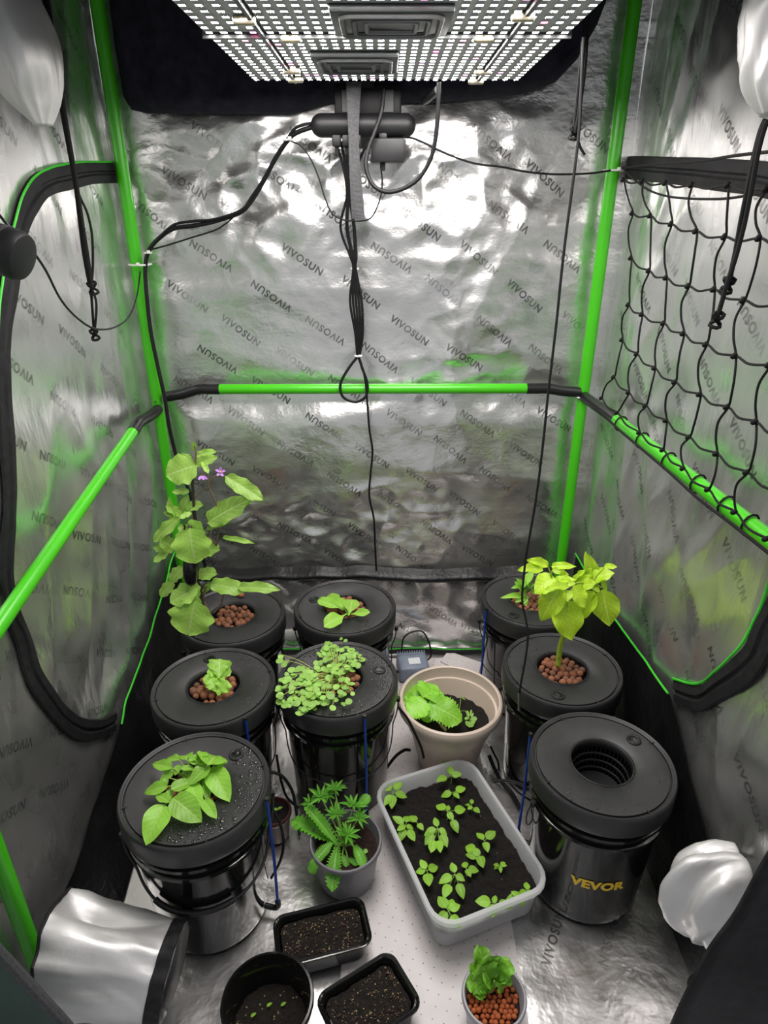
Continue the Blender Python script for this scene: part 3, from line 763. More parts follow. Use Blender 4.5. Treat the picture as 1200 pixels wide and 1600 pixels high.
p = at(540, 1313, Z=.125)
CPOT = round_pot('plant_pot', (p.x, p.y, FZ), .0855, .125, .066, 'grey_pot', 'grey plastic pot holding the dark green toothed culantro', 'pot', soil='soil_red', soil_z=.098, seed=2)
p = at(418, 1562, Z=.13)
RPOT = round_pot('plant_pot', (p.x, p.y, FZ), .0865, .13, .066, 'gloss_black', 'round black pot with bare seed soil touching both trays', 'pot', soil='soil_speck', soil_z=.055, seed=3)
p = at(772, 1556, Z=.09)
OPOT = round_pot('plant_pot', (p.x, p.y, FZ), .0625, .09, .048, 'pale_grey_pot', 'small pale grey pot full of orange clay balls', 'pot', soil='soil_red', soil_z=.064, seed=4, rim=.0035)
p = at(428, 1270, Z=.08)
MPOT = round_pot('plant_pot', (p.x, p.y, FZ), .045, .085, .034, 'maroon', 'small dark maroon pot tucked beside the blue level tube', 'pot', soil='soil', soil_z=.072, seed=6)
sp = [(0,0,.072),(.004,-.002,.083),(.006,-.003,.092)]
def rr_loop(L, W, r, z, n=6):
    out = []
    for cx, cy, a0 in ((L/2-r,W/2-r,0),(-L/2+r,W/2-r,90),(-L/2+r,-W/2+r,180),(L/2-r,-W/2+r,270)):
        for t in range(n):
            a = math.radians(a0+90*t/(n-1)); out.append((cx+r*math.cos(a), cy+r*math.sin(a), z))
    return out
def loft(loops, cap0=True, cap1=False):
    m = MB(); n = len(loops[0]); vs = [p for l in loops for p in l]; fs = []
    for i in range(len(loops)-1):
        for k in range(n): fs.append((i*n+k, i*n+(k+1) % n, (i+1)*n+(k+1) % n, (i+1)*n+k))
    if cap0: fs.append(tuple(range(n))[::-1])
    if cap1: fs.append(tuple((len(loops)-1)*n+k for k in range(n)))
    m.add(vs, fs); return m
def rect_fit(c4, Z):
    P = [at(x, y, Z=Z) for x, y in c4]; c = sum(P, Vector())/4
    a = ((P[3]-P[0])+(P[2]-P[1]))/2; b = ((P[1]-P[0])+(P[2]-P[3]))/2
    return c, a.length, b.length, math.atan2(a.y, a.x)
def soil_rect(name, mat, parent, L, W, r, z, amp, seed, nu=60, nv=40, hole=None):
    def fn(u, v):
        x, y = (u-.5)*L, (v-.5)*W
        # round the corners
        cx, cy = L/2-r, W/2-r
        if abs(x) > cx and abs(y) > cy:
            dx, dy = abs(x)-cx, abs(y)-cy; m_ = max(dx, dy); h = math.hypot(dx, dy)
            if h > 0: x, y = math.copysign(cx+dx*m_/h, x), math.copysign(cy+dy*m_/h, y)
        return Vector((x, y, z+amp*NV(Vector((x*22, y*22, seed)))+amp*.7*NV(Vector((x*60, y*60, seed+4)))+amp*.4*NV(Vector((x*140, y*140, seed+9)))))
    return MB().grid(nu, nv, fn).build(name, mat, parent, sharp=0)
# translucent box
BH = .118
c, L, W, ang = rect_fit([(576,1226),(740,1175),(878,1392),(691,1460)], BH); L *= .965; W *= .965
BOX = empty('storage_box', (c.x-.007, c.y-.002, FZ), 'translucent milky plastic box of soil with young seedlings', 'box', rz=ang)
k = .86
loops = [rr_loop(L*k-.02, W*k-.02, .022, .0), rr_loop(L*k, W*k, .030, .006), rr_loop(L*.955, W*.945, .048, BH-.016), rr_loop(L*.965, W*.955, .050, BH-.014), rr_loop(L, W, .055, BH-.010), rr_loop(L, W, .055, BH-.003), rr_loop(L-.004, W-.004, .053, BH), rr_loop(L*.95-.002, W*.94-.002, .047, BH),
         rr_loop(L*.945-.003, W*.935-.003, .046, BH-.012), rr_loop(L*k-.004, W*k-.004, .028, .009), rr_loop(L*k-.02, W*k-.02, .02, .004)]
MB_ = loft(loops, True, True); MB_.build('box_shell', MAT['clear_box'], BOX, sharp=40)
SZ = .075
fk = lerp(k, .95, SZ/BH)
soil_rect('soil', MAT['soil'], BOX, L*fk-.008, W*fk-.008, .03, SZ, .009, 11, 80, 50)
sides = loft([rr_loop(L*k-.012, W*k-.012, .026, .010), rr_loop(L*fk-.009, W*fk-.009, .03, SZ-.004)], True, False)
sides.build('soil_block', MAT['soil'], BOX, sharp=40)
# two black trays
def tray(c4, Z, label, seed, z0=FZ, soil_z=None, tilt=(0,0)):
    c, L, W, ang = rect_fit(c4, Z); h = Z-z0
    e = empty('seed_tray', (c.x, c.y, z0), label, 'tray', 'black rectangular seed trays', rz=ang)
    k = .84
    loops = [rr_loop(L*k-.01, W*k-.01, .016, 0), rr_loop(L*k, W*k, .02, .004), rr_loop(L-.014, W-.014, .022, h-.007), rr_loop(L-.004, W-.004, .024, h-.006), rr_loop(L, W, .026, h-.003), rr_loop(L-.001, W-.001, .026, h-.0005), rr_loop(L-.006, W-.006, .024, h), rr_loop(L-.012, W-.012, .022, h-.002), rr_loop(L-.017, W-.017, .021, h-.001), rr_loop(L-.021, W-.021, .02, h-.005), rr_loop(L*k-.004, W*k-.004, .018, .006)]
    loft(loops, True, False).build('tray_shell', MAT['gloss_black'], e, sharp=35)
    sz = h*.72; fk = lerp(k, 1, .72)
    soil_rect('soil', MAT['soil_speck'], e, L*fk-.022, W*fk-.022, .018, sz, .006, seed, 90, 64)
    for nm, n, mt, sz_ in (('bark_chips', 80, 'bark', .0052), ('seed_husks', 120, 'husk', .0024)):
        r = random.Random(seed*7+n); m = MB()
        for i in range(n):
            x, y = r.uniform(-.5,.5)*(L*fk-.034), r.uniform(-.5,.5)*(W*fk-.034)
            M = Euler((r.uniform(-.5,.5), r.uniform(-.5,.5), r.uniform(0,6))).to_matrix(); s = sz_*r.uniform(.5,1.3)
            m.box((x, y, sz+.005*NV(Vector((x*22, y*22, seed)))+.002), (s, s*r.uniform(.2,.6), s*.3), M)
        tag(m.build(nm, MAT[mt], e, smooth=False), kind='stuff')
    return e
tray([(424,1433),(567,1396),(584,1474),(434,1517)], .062, 'black seed tray of bare speckled soil beside the toothed culantro pot', 21)
tray([(486,1558),(612,1479),(664,1576),(538,1655)], .066, 'black seed tray of bare soil between round pot and box', 22)

# pebbles
def pebble_mesh(seed, sub=2, amp=.16):
    bm = bmesh.new(); bmesh.ops.create_icosphere(bm, subdivisions=sub, radius=1)
    for v in bm.verts: v.co *= 1+amp*NV(v.co*1.1+Vector((seed*3.1, 0, 0)))
    me = bpy.data.meshes.new('clay_pebble'); bm.to_mesh(me); bm.free()
    me.polygons.foreach_set('use_smooth', [True]*len(me.polygons)); return me
PEB = [pebble_mesh(i) for i in range(4)]
for me in PEB: me.materials.append(MAT['pebble'])
BALL = [pebble_mesh(i+9, 2, .07) for i in range(2)]
for me in BALL: me.materials.append(MAT['ball'])
def pebbles(k, R, z, label, group, seed, n=44, rmin=.0076, rmax=.0112, meshes=PEB, name='clay_pebble', cx=None, cut=None, mound=.006, cat='pebble'):
    r = random.Random(seed); placed = []; sp = (rmin+rmax)*.98; J = int(R/sp)+2
    for jj in range(-J, J+1):
        for ii in range(-J, J+1):
            s = r.uniform(rmin, rmax); x = (ii+.5*(jj % 2))*sp+r.uniform(-.16,.16)*sp; y = jj*sp*.87+r.uniform(-.16,.16)*sp
            rr = math.hypot(x, y)
            if rr+s*.9 > R or (cut and cut(x, y)): continue
            placed.append((x, y, z+mound*(1-(rr/R)**2)+r.uniform(-.005, .003), s))
    r.shuffle(placed); placed = placed[:n]
    for x, y, zz, s in placed:
        o = bpy.data.objects.new(name, r.choice(meshes)); C.objects.link(o)
        o.location = (cx[0]+x, cx[1]+y, zz); o.scale = (s*r.uniform(.92,1.08), s, s*r.uniform(.85,1))
        o.rotation_euler = (r.uniform(0,6), r.uniform(0,6), r.uniform(0,6))
        tag(o, label, cat, group)
    return placed
def bk(k): l = BUCKET[k].location; return (l.x, l.y)
PL = {'BL': 'reddish-brown clay pebble around the aubergine stem', 'BC': 'reddish-brown clay pebble around the spoon-leaved lettuce',
      'ML': 'reddish-brown clay pebble around the tiny lettuce sprout', 'C': 'brown clay pebble under the watercress', 'MR': 'brown clay pebble around the chili stem',
      'FL': 'brown clay pebble under the pepper seedlings', 'BR': 'brown clay pebble in the corner bucket behind the chili'}
for i, (k, n) in enumerate((('BL',60),('BC',52),('ML',60),('C',44),('MR',60),('FL',46),('BR',44))):
    pebbles(k, .0650, .358, PL[k], 'clay pebbles in the '+{'BL':'aubergine','BC':'back lettuce','ML':'sprout','C':'watercress','MR':'chili','FL':'pepper','BR':'corner'}[k]+' bucket', 100+i, n, cx=bk(k))
o = bpy.data.objects.new('clay_pebble', PEB[1]); C.objects.link(o); q = at(377, 929, Z=.379); o.location = q; o.scale = (.0095,)*3
tag(o, 'single brown clay pebble lying loose on the aubergine bucket lid', 'pebble')
pebbles('O', .0535, .072, 'small orange clay ball in the pale grey pot', 'orange clay balls in the small pot', 77, 120, .0046, .0060, BALL, 'clay_ball', (OPOT.location.x, OPOT.location.y), mound=.001, cat='clay ball')

# air pump behind the beige pot
q = at(645, 1032, Z=.06)
AP = empty('air_pump', (q.x, q.y, FZ), 'blue-grey ribbed air pump with a white label behind the beige pot', 'air pump', rz=.12)
MB().bbox((0,0,.03), (.105,.095,.06), .012, 3).build('pump_case', MAT['pump'], AP)
for i in range(12): MB().bbox((-.046+i*.0084, .036, .060), (.004,.022,.006), .0012, 1).build('fin', MAT['pump'], AP)
MB().bbox((.004,-.008,.0605), (.040,.034,.0012), .0004, 1).build('label', MAT['paper'], AP)
MB().tube(spline([(.045,.02,.03),(.07,.03,.05),(.06,.06,.10),(.035,.08,.12),(-.02,.075,.10),(-.03,.06,.02)], 6), .003, 8).build('cord', MAT['cable'], AP)
MB().tube([(-.05,-.02,.03),(-.064,-.02,.03)], .005, 8).build('outlet', MAT['black_plastic'], AP)

# ------------------------------------------------------------------ power strip, adapter, straps and cables
YS = 1.86
a, b = at(502,196,Y=YS), at(633,196,Y=YS)
PS = empty('power_strip', a, 'black rounded power strip hanging under the light', 'power strip')
d = (b-a)
prof_r = []; pts = []
for i in range(7): t = math.pi/2*i/6; pts.append(d.normalized()*(-.026*math.cos(t))); prof_r.append(.026*math.sin(t)+.0005)
for i in range(7): t = math.pi/2*i/6; pts.append(d+d.normalized()*(.026*math.sin(t))); prof_r.append(.026*math.cos(t)+.0005)
MB().tube(pts, prof_r, 20).build('strip_body', MAT['black_plastic'], PS)
for t in (.18, .30, .42): 
    MB().bbox(d*t+Vector((0,-.004,-.034)), (.022,.026,.026), .004, 2).build('plug', MAT['black_plastic'], PS)
    MB().tube([d*t+Vector((0,-.004,-.046)), d*t+Vector((0,-.004,-.064))], .005, 8).build('plug_boot', MAT['black_plastic'], PS)
q = at(606, 236, Y=1.85)
AD = empty('power_adapter', q, 'black box-shaped power adapter plugged under the power strip', 'adapter')
MB().bbox((0,0,0), (.082,.05,.052), .004, 2).build('adapter_body', MAT['black_plastic'], AD)
MB().bbox((-.012,0,.030), (.02,.03,.016), .003, 2).build('plug', MAT['black_plastic'], AD)
MB().tube([(-.012,0,-.026),(-.012,0,-.044)], .006, 8).build('cable_boot', MAT['black_plastic'], AD)
a = at(575, 160, Y=1.90)
CB = empty('control_box', a, 'black control box on the wall above the power strip', 'control box')
MB().bbox((0,0,0), (.165,.04,.072), .006, 2).build('case', MAT['black_plastic'], CB)
for x in (-.05, .05): MB().bbox((x,-.021,0), (.03,.006,.05), .002, 1).build('cover_plate', MAT['dark_panel'], CB)
MB().bbox((0,-.012,.05), (.03,.02,.05), .003, 1).build('bracket', MAT['black_plastic'], CB)

def cable(name, pts, r, label, cat='cable', mat='cable', n=8, group=None, sides=7):
    pts = [Vector(p) for p in pts]
    m = MB().tube(spline(pts, n), r, sides); o = m.build(name, MAT[mat], sharp=60)
    return tag(o, label, cat, group)
def PX(lst, Y): 
    return [at(x, y, Y=(Y if not isinstance(Y, (list, tuple)) else lerp(Y[0], Y[1], i/(len(lst)-1)))) for i, (x, y) in enumerate(lst)]
# webbing strap
sp_ = spline(PX([(553,128),(552,180),(553,230),(556,285),(560,342)], 1.815), 8); m = MB(); vs = []
for i, p in enumerate(sp_):
    wv = .018*(1-.25*math.sin(i/len(sp_)*math.pi)); an = .5*math.sin(i*.12)
    dx = Vector((math.cos(an), math.sin(an), 0)); nn = Vector((-dx.y, dx.x, 0))*.0012
    vs += [p-dx*wv-nn, p+dx*wv-nn, p+dx*wv+nn, p-dx*wv+nn]
fs = [(i*4+k, i*4+(k+1) % 4, (i+1)*4+(k+1) % 4, (i+1)*4+k) for i in range(len(sp_)-1) for k in range(4)]+[(3,2,1,0), tuple(len(vs)-4+k for k in range(4))]
m.add(vs, fs); tag(m.build('webbing_strap', MAT['webbing'], smooth=False), 'grey woven webbing strap hanging down from the light', 'strap')

# bundle of cords with white ties and the loop below
CBN = empty('cord_bundle', at(553,420,Y=1.925), 'bundle of black cords tied together down the middle of the back wall', 'cords')
o0 = CBN.location
tops = [(524,222),(533,222),(541,222),(561,222),(575,222)]
for i, (tx, ty) in enumerate(tops):
    s = (i-2)/2
    l1 = [(tx,ty),(lerp(tx,545,.6),262),(545+s*3,305),(545+s*11+(2 if i%2 else -2),355),(552+s*5,400),(554+s*2,420),(556+s*9,470),(561+s*6,520),(560+s*2,556)]
    MB().tube(spline([q-o0 for q in PX(l1, [1.87,1.925])][:], 7), .0036, 7).build('cord', MAT['cable'], CBN)
MB().tube(spline([q-o0 for q in PX([(560,556),(545,575),(532,600),(536,620),(555,628),(571,620),(574,600),(566,575),(560,556)], 1.925)], 8), .0042, 7).build('cord_loop', MAT['cable'], CBN)
MB().tube(spline([q-o0 for q in PX([(560,556),(570,590),(574,630),(577,670),(582,705),(579,740),(577,775),(584,810),(586,850),(588,892)], [1.925,1.93])], 7), .0034, 7).build('cord', MAT['cable'], CBN)
for (x, y), wd in (((545,305),.012),((554,420),.009),((560,556),.008)):
    q = at(x, y, Y=1.925 if y > 310 else 1.897)-o0
    ring = [q+Vector((wd*1.15*math.cos(t*math.pi/8), .009*math.sin(t*math.pi/8), 0)) for t in range(16)]
    z_ = MB().tube(ring, .0028, 6, closed=True).build('zip_tie', MAT['white_nylon'], CBN)
    MB().bbox(q+Vector((.004,-.011,.002)), (.007,.006,.006), .001, 1).build('tie_head', MAT['white_nylon'], z_)
# cord from strip to the corner pole, tied with white ties
l1 = [(490,198),(462,208),(446,224),(428,252),(408,290),(392,315),(375,332),(335,346),(300,353),(272,357),(250,371),(233,391),(227,420),(230,470),(236,520),(246,570),(258,625),(265,670),(276,715),(288,748),(300,782),(308,830),(322,890)]
ys = [1.87,1.88,1.89,1.90,1.91,1.92,1.92,1.93,1.93,1.93,1.932,1.934,1.936,1.935,1.934,1.933,1.928,1.93,1.93,1.925,1.92,1.91,1.90]
MC = tag(empty('mains_cord', at(490,198,Y=1.87)), 'thick black cord running from power strip to corner pole and down', 'cord'); o0 = MC.location
P1 = [at(x, y, Y=q) for (x, y), q in zip(l1, ys)]
MB().tube(spline([p-o0 for p in P1], 7), .0058, 9).build('cord', MAT['cable'], MC)
MB().tube(spline([p-o0+Vector((.004,-.006,.008+.004*math.sin(i*1.7))) for i, p in enumerate(P1[:12])], 7), .0036, 7).build('cord', MAT['cable'], MC)
def tie(parent, q, r1, r2, ax='z'):
    if ax == 'z': ring = [q+Vector((r1*math.cos(t*math.pi/8), r2*math.sin(t*math.pi/8), 0)) for t in range(16)]
    else: ring = [q+Vector((0, r2*math.sin(t*math.pi/8), r1*math.cos(t*math.pi/8))) for t in range(16)]
    z_ = MB().tube(ring, .0026, 6, closed=True).build('zip_tie', MAT['white_nylon'], parent)
    MB().bbox(q+Vector((.006,-r2-.002,.003)), (.009,.006,.008), .001, 1).build('tie_head', MAT['white_nylon'], z_)
tie(MC, at(231,395,Y=1.934)-o0, .010, .010); tie(MC, at(450,219,Y=1.888)-o0, .012, .012)
tie(MC, at(219,413,Y=1.955)-o0, .030, .034)
# thin wires
cable('thin_wire', PX([(232,391),(262,383),(300,371),(335,360),(352,350),(366,338)], 1.922), .0022, 'thin wire drooping beside the thick cord near the corner pole', 'wire')
cable('thin_wire', PX([(455,221),(470,228),(484,246),(497,275),(508,310),(518,332),(532,342),(548,345),(566,345),(580,340),(590,322),(596,300),(597,280),(595,262),(594,244)], [1.89,1.86]), .0020, 'thin wire hanging in a curve from cord to power adapter', 'wire')
cable('thick_cable', PX([(686,128),(684,180),(680,220),(672,250),(655,278),(630,295),(603,300),(582,288),(572,262),(575,235),(586,205),(596,175),(600,140)], [1.74,1.83]), .0052, 'thick black cable looping below the light beside the strap', 'cable')
cable('wire_to_pole', PX([(632,214),(645,216),(660,222),(684,234),(715,247),(745,256),(785,261),(820,268),(860,272),(900,272),(930,270),(954,266)], [1.86,1.93]), .0026, 'thin black wire running from power adapter to the corner pole', 'wire')
TI = tag(empty('zip_tie', at(960,266,Y=1.948)), 'white zip tie around the pole behind the net corner', 'zip tie')
tie(TI, Vector((.004,.020,0)), .026, .024)
TI2 = tag(empty('zip_tie', at(912,622,Y=1.945)), 'white zip tie around the pole beside the crossbar joint', 'zip tie')
tie(TI2, Vector((.004,.022,0)), .026, .024)
cable('plug_lead', PX([(663,158),(672,152),(684,140)], [1.86,1.76]), .009, 'black plug hanging at the back edge of the light', 'plug', mat='black_plastic')
# probe cable hanging from the light down to the chili bucket
q0 = [(912,58),(909,120),(906,190),(901,240),(892,310),(884,370),(876,440),(870,500),(863,560),(856,620),(850,680),(843,740),(836,790),(829,830),(822,870),(818,905),(816,940),(822,970),(825,995),(821,1030),(815,1062),(811,1085)]
PC = tag(empty('probe_cable', at(912,58,Y=1.30)), 'long thin black probe cable hanging from the light to the chili bucket', 'cable'); o0 = PC.location
PP = [at(x, y, Y=1.30-.055*sstep(14, 21, i)) for i, (x, y) in enumerate(q0)]
MB().tube(spline([p-o0 for p in PP], 6), .0027, 7).build('cable', MAT['cable'], PC)
t0, t1 = at(811,1083,Y=1.245)-o0, at(811,1110,Y=1.243)-o0
MB().tube([t0, t1], .0032, 8).build('probe_tip', MAT['wire'], PC)
# hanging ropes
def rope(loc_pts, label, parts, group=None):
    e = tag(empty('hanging_rope', loc_pts[0]), label, 'rope', group); o0 = Vector(loc_pts[0])
    for pts, r in parts: MB().tube(spline([Vector(p)-o0 for p in pts], 6), r, 7).build('strand', MAT['rope'], e)
    return e
def knot(e, q, r=.007):
    q = q-Vector(e.location); ring = [q+Vector((r*math.sin(2*t), r*.6*math.cos(3*t), r*math.cos(t)*1.4)) for t in [k*math.pi/8 for k in range(16)]]
    MB().tube(ring, .0032, 6, closed=True).build('knot', MAT['rope'], e)
e = rope([at(916,20,Y=1.33)], 'black hanging rope with a knot beside the light', [
    (PX([(914,20),(908,90),(902,150),(898,190),(896,206)], 1.33), .0028), (PX([(920,20),(915,100),(908,160),(902,205),(906,228),(914,242)], 1.335), .0025), (PX([(917,20),(911,100),(905,170),(898,208)], 1.325), .0025)])
knot(e, at(897,208,Y=1.33))
e = rope([at(96,150,Y=1.47)], 'black doubled rope with two knots hanging beside the zip band', [
    (PX([(64,-40),(78,60),(98,180),(110,245),(118,290),(124,340),(131,395),(140,445)], 1.47), .0040), (PX([(68,-40),(84,60),(102,180),(114,250),(122,300),(130,355),(138,405),(144,450)], 1.46), .0035),
    (PX([(116,285),(126,310),(137,335),(144,370),(145,415),(143,448)], 1.47), .0026), (PX([(142,448),(144,480),(147,520)], 1.47), .0028), (PX([(143,450),(150,470),(150,495),(147,522)], 1.465), .0026)])
knot(e, at(145,450,Y=1.47), .009); knot(e, at(148,523,Y=1.47), .008)
e = rope([at(1194,190,Y=1.05)], 'black doubled rope hanging in front of the net', [
    (PX([(1196,186),(1188,205),(1180,235),(1170,280),(1162,330),(1152,385),(1144,420),(1138,448)], 1.05), .0036), (PX([(1199,188),(1193,205),(1184,240),(1173,300),(1163,350),(1150,400),(1137,440),(1126,478),(1120,498)], 1.04), .0036), (PX([(1194,190),(1185,220),(1172,275),(1158,340),(1147,400),(1136,445)], 1.045), .003)])
knot(e, at(1137,446,Y=1.05), .008); knot(e, at(1120,500,Y=1.04), .008)
# device with its cable beside the zip band
q = at(8, 392, Y=.95)
DV = empty('camera_device', q, 'small black cylindrical camera poking in beside the zip band', 'camera')
dirv = (Vector((.9, -.1, -.32))).normalized()
side = dirv.cross(Vector((0,0,1))).normalized(); upv = side.cross(dirv)
MB().tube([dirv*t for t in (-.09,-.06,.012,.020,.026,.028)], [.020,.031,.033,.033,.030,.020], 24).build('barrel', MAT['black_plastic'], DV)
MB().tube([dirv*t for t in (-.004,.002)], .0338, 24).build('ring', MAT['dark_panel'], DV)
MB().tube(spline([dirv*-.09, dirv*-.13+Vector((0,.02,.03)), dirv*-.19+Vector((0,.03,.10))], 5), .008, 8).build('mount_arm', MAT['black_plastic'], DV)
cable('thin_wire', [at(-6,330,Y=1.0), at(18,358,Y=1.0), at(44,384,Y=1.05), at(70,420,Y=1.12), at(95,468,Y=1.22), at(122,498,Y=1.32), at(150,514,Y=1.40), at(180,511,Y=1.55), at(202,494,Y=1.70), at(214,462,Y=1.84), at(219,425,Y=1.93)], .0021, 'thin wire sagging from the small camera to the corner pole', 'wire')

# air hoses
def hose(pts, r, label): return cable('air_hose', pts, r, label, 'hose', group='black air hoses on the floor')
hose([at(622,1105,Y=1.262), at(636,1122,Y=1.262), at(648,1145,Y=1.265), at(658,1168,Y=1.265), at(662,1184,Y=1.27)], .0035, 'black air hose running down in front of the beige pot')
hose([at(604,1200,Z=.02), at(618,1182,Z=.05), at(632,1172,Z=.07), at(640,1172,Z=.05)], .0045, 'black air hose curving between watercress bucket and beige pot')
hose([at(764,1180,Z=.04), at(772,1200,Z=.02), at(784,1222,Z=.014), at(800,1240,Z=.012), at(812,1262,Z=.012)], .0055, 'thick black air hose between the box and the empty bucket')
hose([at(770,1222,Z=.07), at(785,1219,Z=.075), at(805,1222,Z=.08), at(823,1228,Z=.085)], .0038, 'short black air hose reaching from box corner to empty bucket')
hose([at(766,1166,Z=.04), at(772,1178,Z=.03), at(778,1190,Z=.02), at(780,1204,Z=.012)], .0030, 'thin black air hose passing under the chili bucket')
hose([at(418,1205,Z=.22), at(440,1212,Z=.20), at(456,1235,Z=.15), at(462,1262,Z=.09), at(466,1290,Z=.03), at(468,1305,Z=.012)], .0040, 'black air hose arching behind the maroon pot')
hose([at(432,1180,Z=.18), at(438,1215,Z=.10), at(448,1245,Z=.05), at(466,1262,Z=.012)], .0034, 'black air hose dropping between the sprout and watercress buckets')
hose([at(424,1262,Z=.20), at(437,1285,Z=.17), at(443,1315,Z=.13), at(438,1345,Z=.08), at(424,1372,Z=.02)], .0034, 'black air hose bowed around the level tube of the pepper bucket')

# ------------------------------------------------------------------ silver sleeves
def sleeve_mesh(path, rad, flat, n=72, wr=.12, seed=0, steps=9, dent=0, pleat=0):
    P = spline(path, steps); K = len(P); vs = []
    Rr = spline([Vector((a, 0, 0)) for a in rad], steps); Fl = spline([Vector((a, 0, 0)) for a in flat], steps)
    s = None; np_ = 7 if pleat > .2 else 4
    for i in range(K):
        t = (P[min(i+1,K-1)]-P[max(i-1,0)]).normalized()
        if s is None:
            s = t.cross(Vector((0,0,1))); s = s if s.length > .1 else t.cross(Vector((0,1,0)))
        s = (s-t*s.dot(t)).normalized(); u_ = s.cross(t)
        for k in range(n):
            a = 2*math.pi*k/n; q = i/K
            w_ = 1+wr*NV(Vector((1.6*math.cos(a), 1.6*math.sin(a), seed+q*2.2)))+wr*.7*crease(Vector((1.5*math.cos(a)+seed, 1.5*math.sin(a)+q*.8, q*1.2)))-wr*.3
            w_ += wr*.35*crease(Vector((3.2*math.cos(a)+seed, 3.2*math.sin(a)+q*2, q*2.6)))-dent*math.exp(-((a-2.0)/.30)**2)*min(1, q*4)*max(0, 1-q*.95)
            w_ += pleat*(abs(((a*np_/math.pi+1.6*q+1.3*NV(Vector((math.cos(a)*1.5, math.sin(a)*1.5, q*3+seed)))) % 2)-1)-.5)*(.3+.7*q)
            vs.append(P[i]+s*(Rr[i].x*w_*math.cos(a))+u_*(Rr[i].x*Fl[i].x*w_*math.sin(a)))
    fs = [(i*n+k, i*n+(k+1) % n, (i+1)*n+(k+1) % n, (i+1)*n+k) for i in range(K-1) for k in range(n)]
    fs += [tuple(range(n))[::-1], tuple((K-1)*n+k for k in range(n))]
    return vs, fs, K, n
def sleeve(name, path, rad, flat, label, cuff=None, wr=.12, seed=0, cuff_mat='black_cloth', dent=0, pleat=0):
    o0 = Vector(path[0]); e = tag(empty(name, o0), label, 'sleeve', 'silver duct sleeves of the tent walls')
    vs, fs, K, n = sleeve_mesh([Vector(p)-o0 for p in path], rad, flat, wr=wr, seed=seed, dent=dent, pleat=pleat)
    m = MB(); m.add(vs, fs); m.build('sleeve_cloth', MAT['silver_cloth'], e, sharp=0)
    seam = vs[0:n]; MB().tube(seam, .0035, 6, closed=True).build('seam_piping', MAT['black_cloth'], e)
    if cuff:
        i0 = K-cuff; c = sum((Vector(v) for v in vs[(K-1)*n:]), Vector())/n
        cv = []
        for i in range(i0, K):
            cc = sum((Vector(v) for v in vs[i*n:(i+1)*n]), Vector())/n
            cv += [cc+(Vector(v)-cc)*1.03 for v in vs[i*n:(i+1)*n]]
        ex = (Vector(vs[(K-1)*n])-Vector(vs[(K-2)*n])).normalized()
        fs2 = [(i*n+k, i*n+(k+1) % n, (i+1)*n+(k+1) % n, (i+1)*n+k) for i in range(cuff-1) for k in range(n)]+[tuple((cuff-1)*n+k for k in range(n))]
        m = MB(); m.add(cv, fs2); m.build('cuff', MAT[cuff_mat], e, sharp=0)
    return e
SB = sleeve('duct_sleeve', [(-.628,.778,.165),(-.590,.778,.163),(-.535,.776,.156),(-.480,.773,.146),(-.435,.770,.136),(-.404,.768,.131)], [.094,.097,.092,.088,.084,.080], [1.15,1.12,1.05,1.0,.98,.95], 'silver cloth sleeve with a black cuff lying by the pepper bucket', cuff=9, wr=.13, seed=3, dent=.6)
SR = sleeve('duct_sleeve', [(.655,.790,.350),(.640,.790,.345),(.618,.785,.322),(.607,.780,.280),(.606,.775,.240),(.610,.775,.215)], [.045,.060,.064,.056,.032,.010], [1.4,1.5,1.5,1.4,1.2,1], 'silver cloth sleeve tied with a drawstring near the empty bucket', wr=.28, seed=5, pleat=.40)
MB().tube(spline([(-.05,-.06,-.10),(-.065,-.07,-.13),(-.075,-.07,-.17),(-.06,-.06,-.21),(-.045,-.06,-.24)], 6), .004, 6).build('drawstring', MAT['rope'], SR)
MB().tube(spline([(-.05,-.055,-.10),(-.07,-.065,-.14),(-.085,-.06,-.18),(-.075,-.05,-.22)], 6), .004, 6).build('drawstring', MAT['rope'], SR)
SL = sleeve('duct_sleeve', [at(-70,-90,Y=1.38), at(-32,-20,Y=1.37), at(8,40,Y=1.36), at(38,100,Y=1.35), at(56,155,Y=1.35), at(68,196,Y=1.35)], [.070,.078,.076,.066,.048,.018], [.9,.9,.85,.8,.7,.6], 'silver cloth sleeve drooping high up beside the doubled rope', wr=.12, seed=12, pleat=.14)
ST = sleeve('duct_sleeve', [at(1292,-60,Y=1.08), at(1278,0,Y=1.07), at(1256,60,Y=1.06), at(1236,110,Y=1.05), at(1218,150,Y=1.05), at(1206,182,Y=1.05)], [.085,.09,.082,.065,.048,.018], [1,1,.95,.9,.9,.9], 'silver cloth sleeve gathered high up above the net', wr=.16, seed=17, pleat=.34)

# ------------------------------------------------------------------ trellis net
XN = .572
ROWS = [
 [(975,281),(1005,283),(1041,286),(1082,289),(1139,289),(1199,295),(1260,300)],
 [(989,333),(1017,337),(1050,350),(1089,361),(1134,370),(1188,372),(1245,380)],
 [(987,403),(1015,423),(1042,434),(1077,447),(1117,452),(1164,469),(1218,476)],
 [(983,476),(1004,491),(1038,505),(1069,521),(1105,538),(1150,556),(1204,570)],
 [(973,531),(996,553),(1024,575),(1056,597),(1095,616),(1138,636),(1182,659),(1235,684)],
 [(960,589),(983,613),(1010,634),(1042,657),(1078,683),(1121,709),(1169,738),(1225,770)],
 [(941,622),(965,645),(1000,676),(1037,703),(1069,732),(1108,765),(1150,800),(1200,842)]]
NET = empty('trellis_net', at(975,281,X=XN), 'black knotted plant support net hung along the silver side wall', 'net'); o0 = NET.location
G = [[at(x, y, X=XN+.004*math.sin(i*2+j))-o0 for j, (x, y) in enumerate(r)] for i, r in enumerate(ROWS)]
rn = random.Random(3)
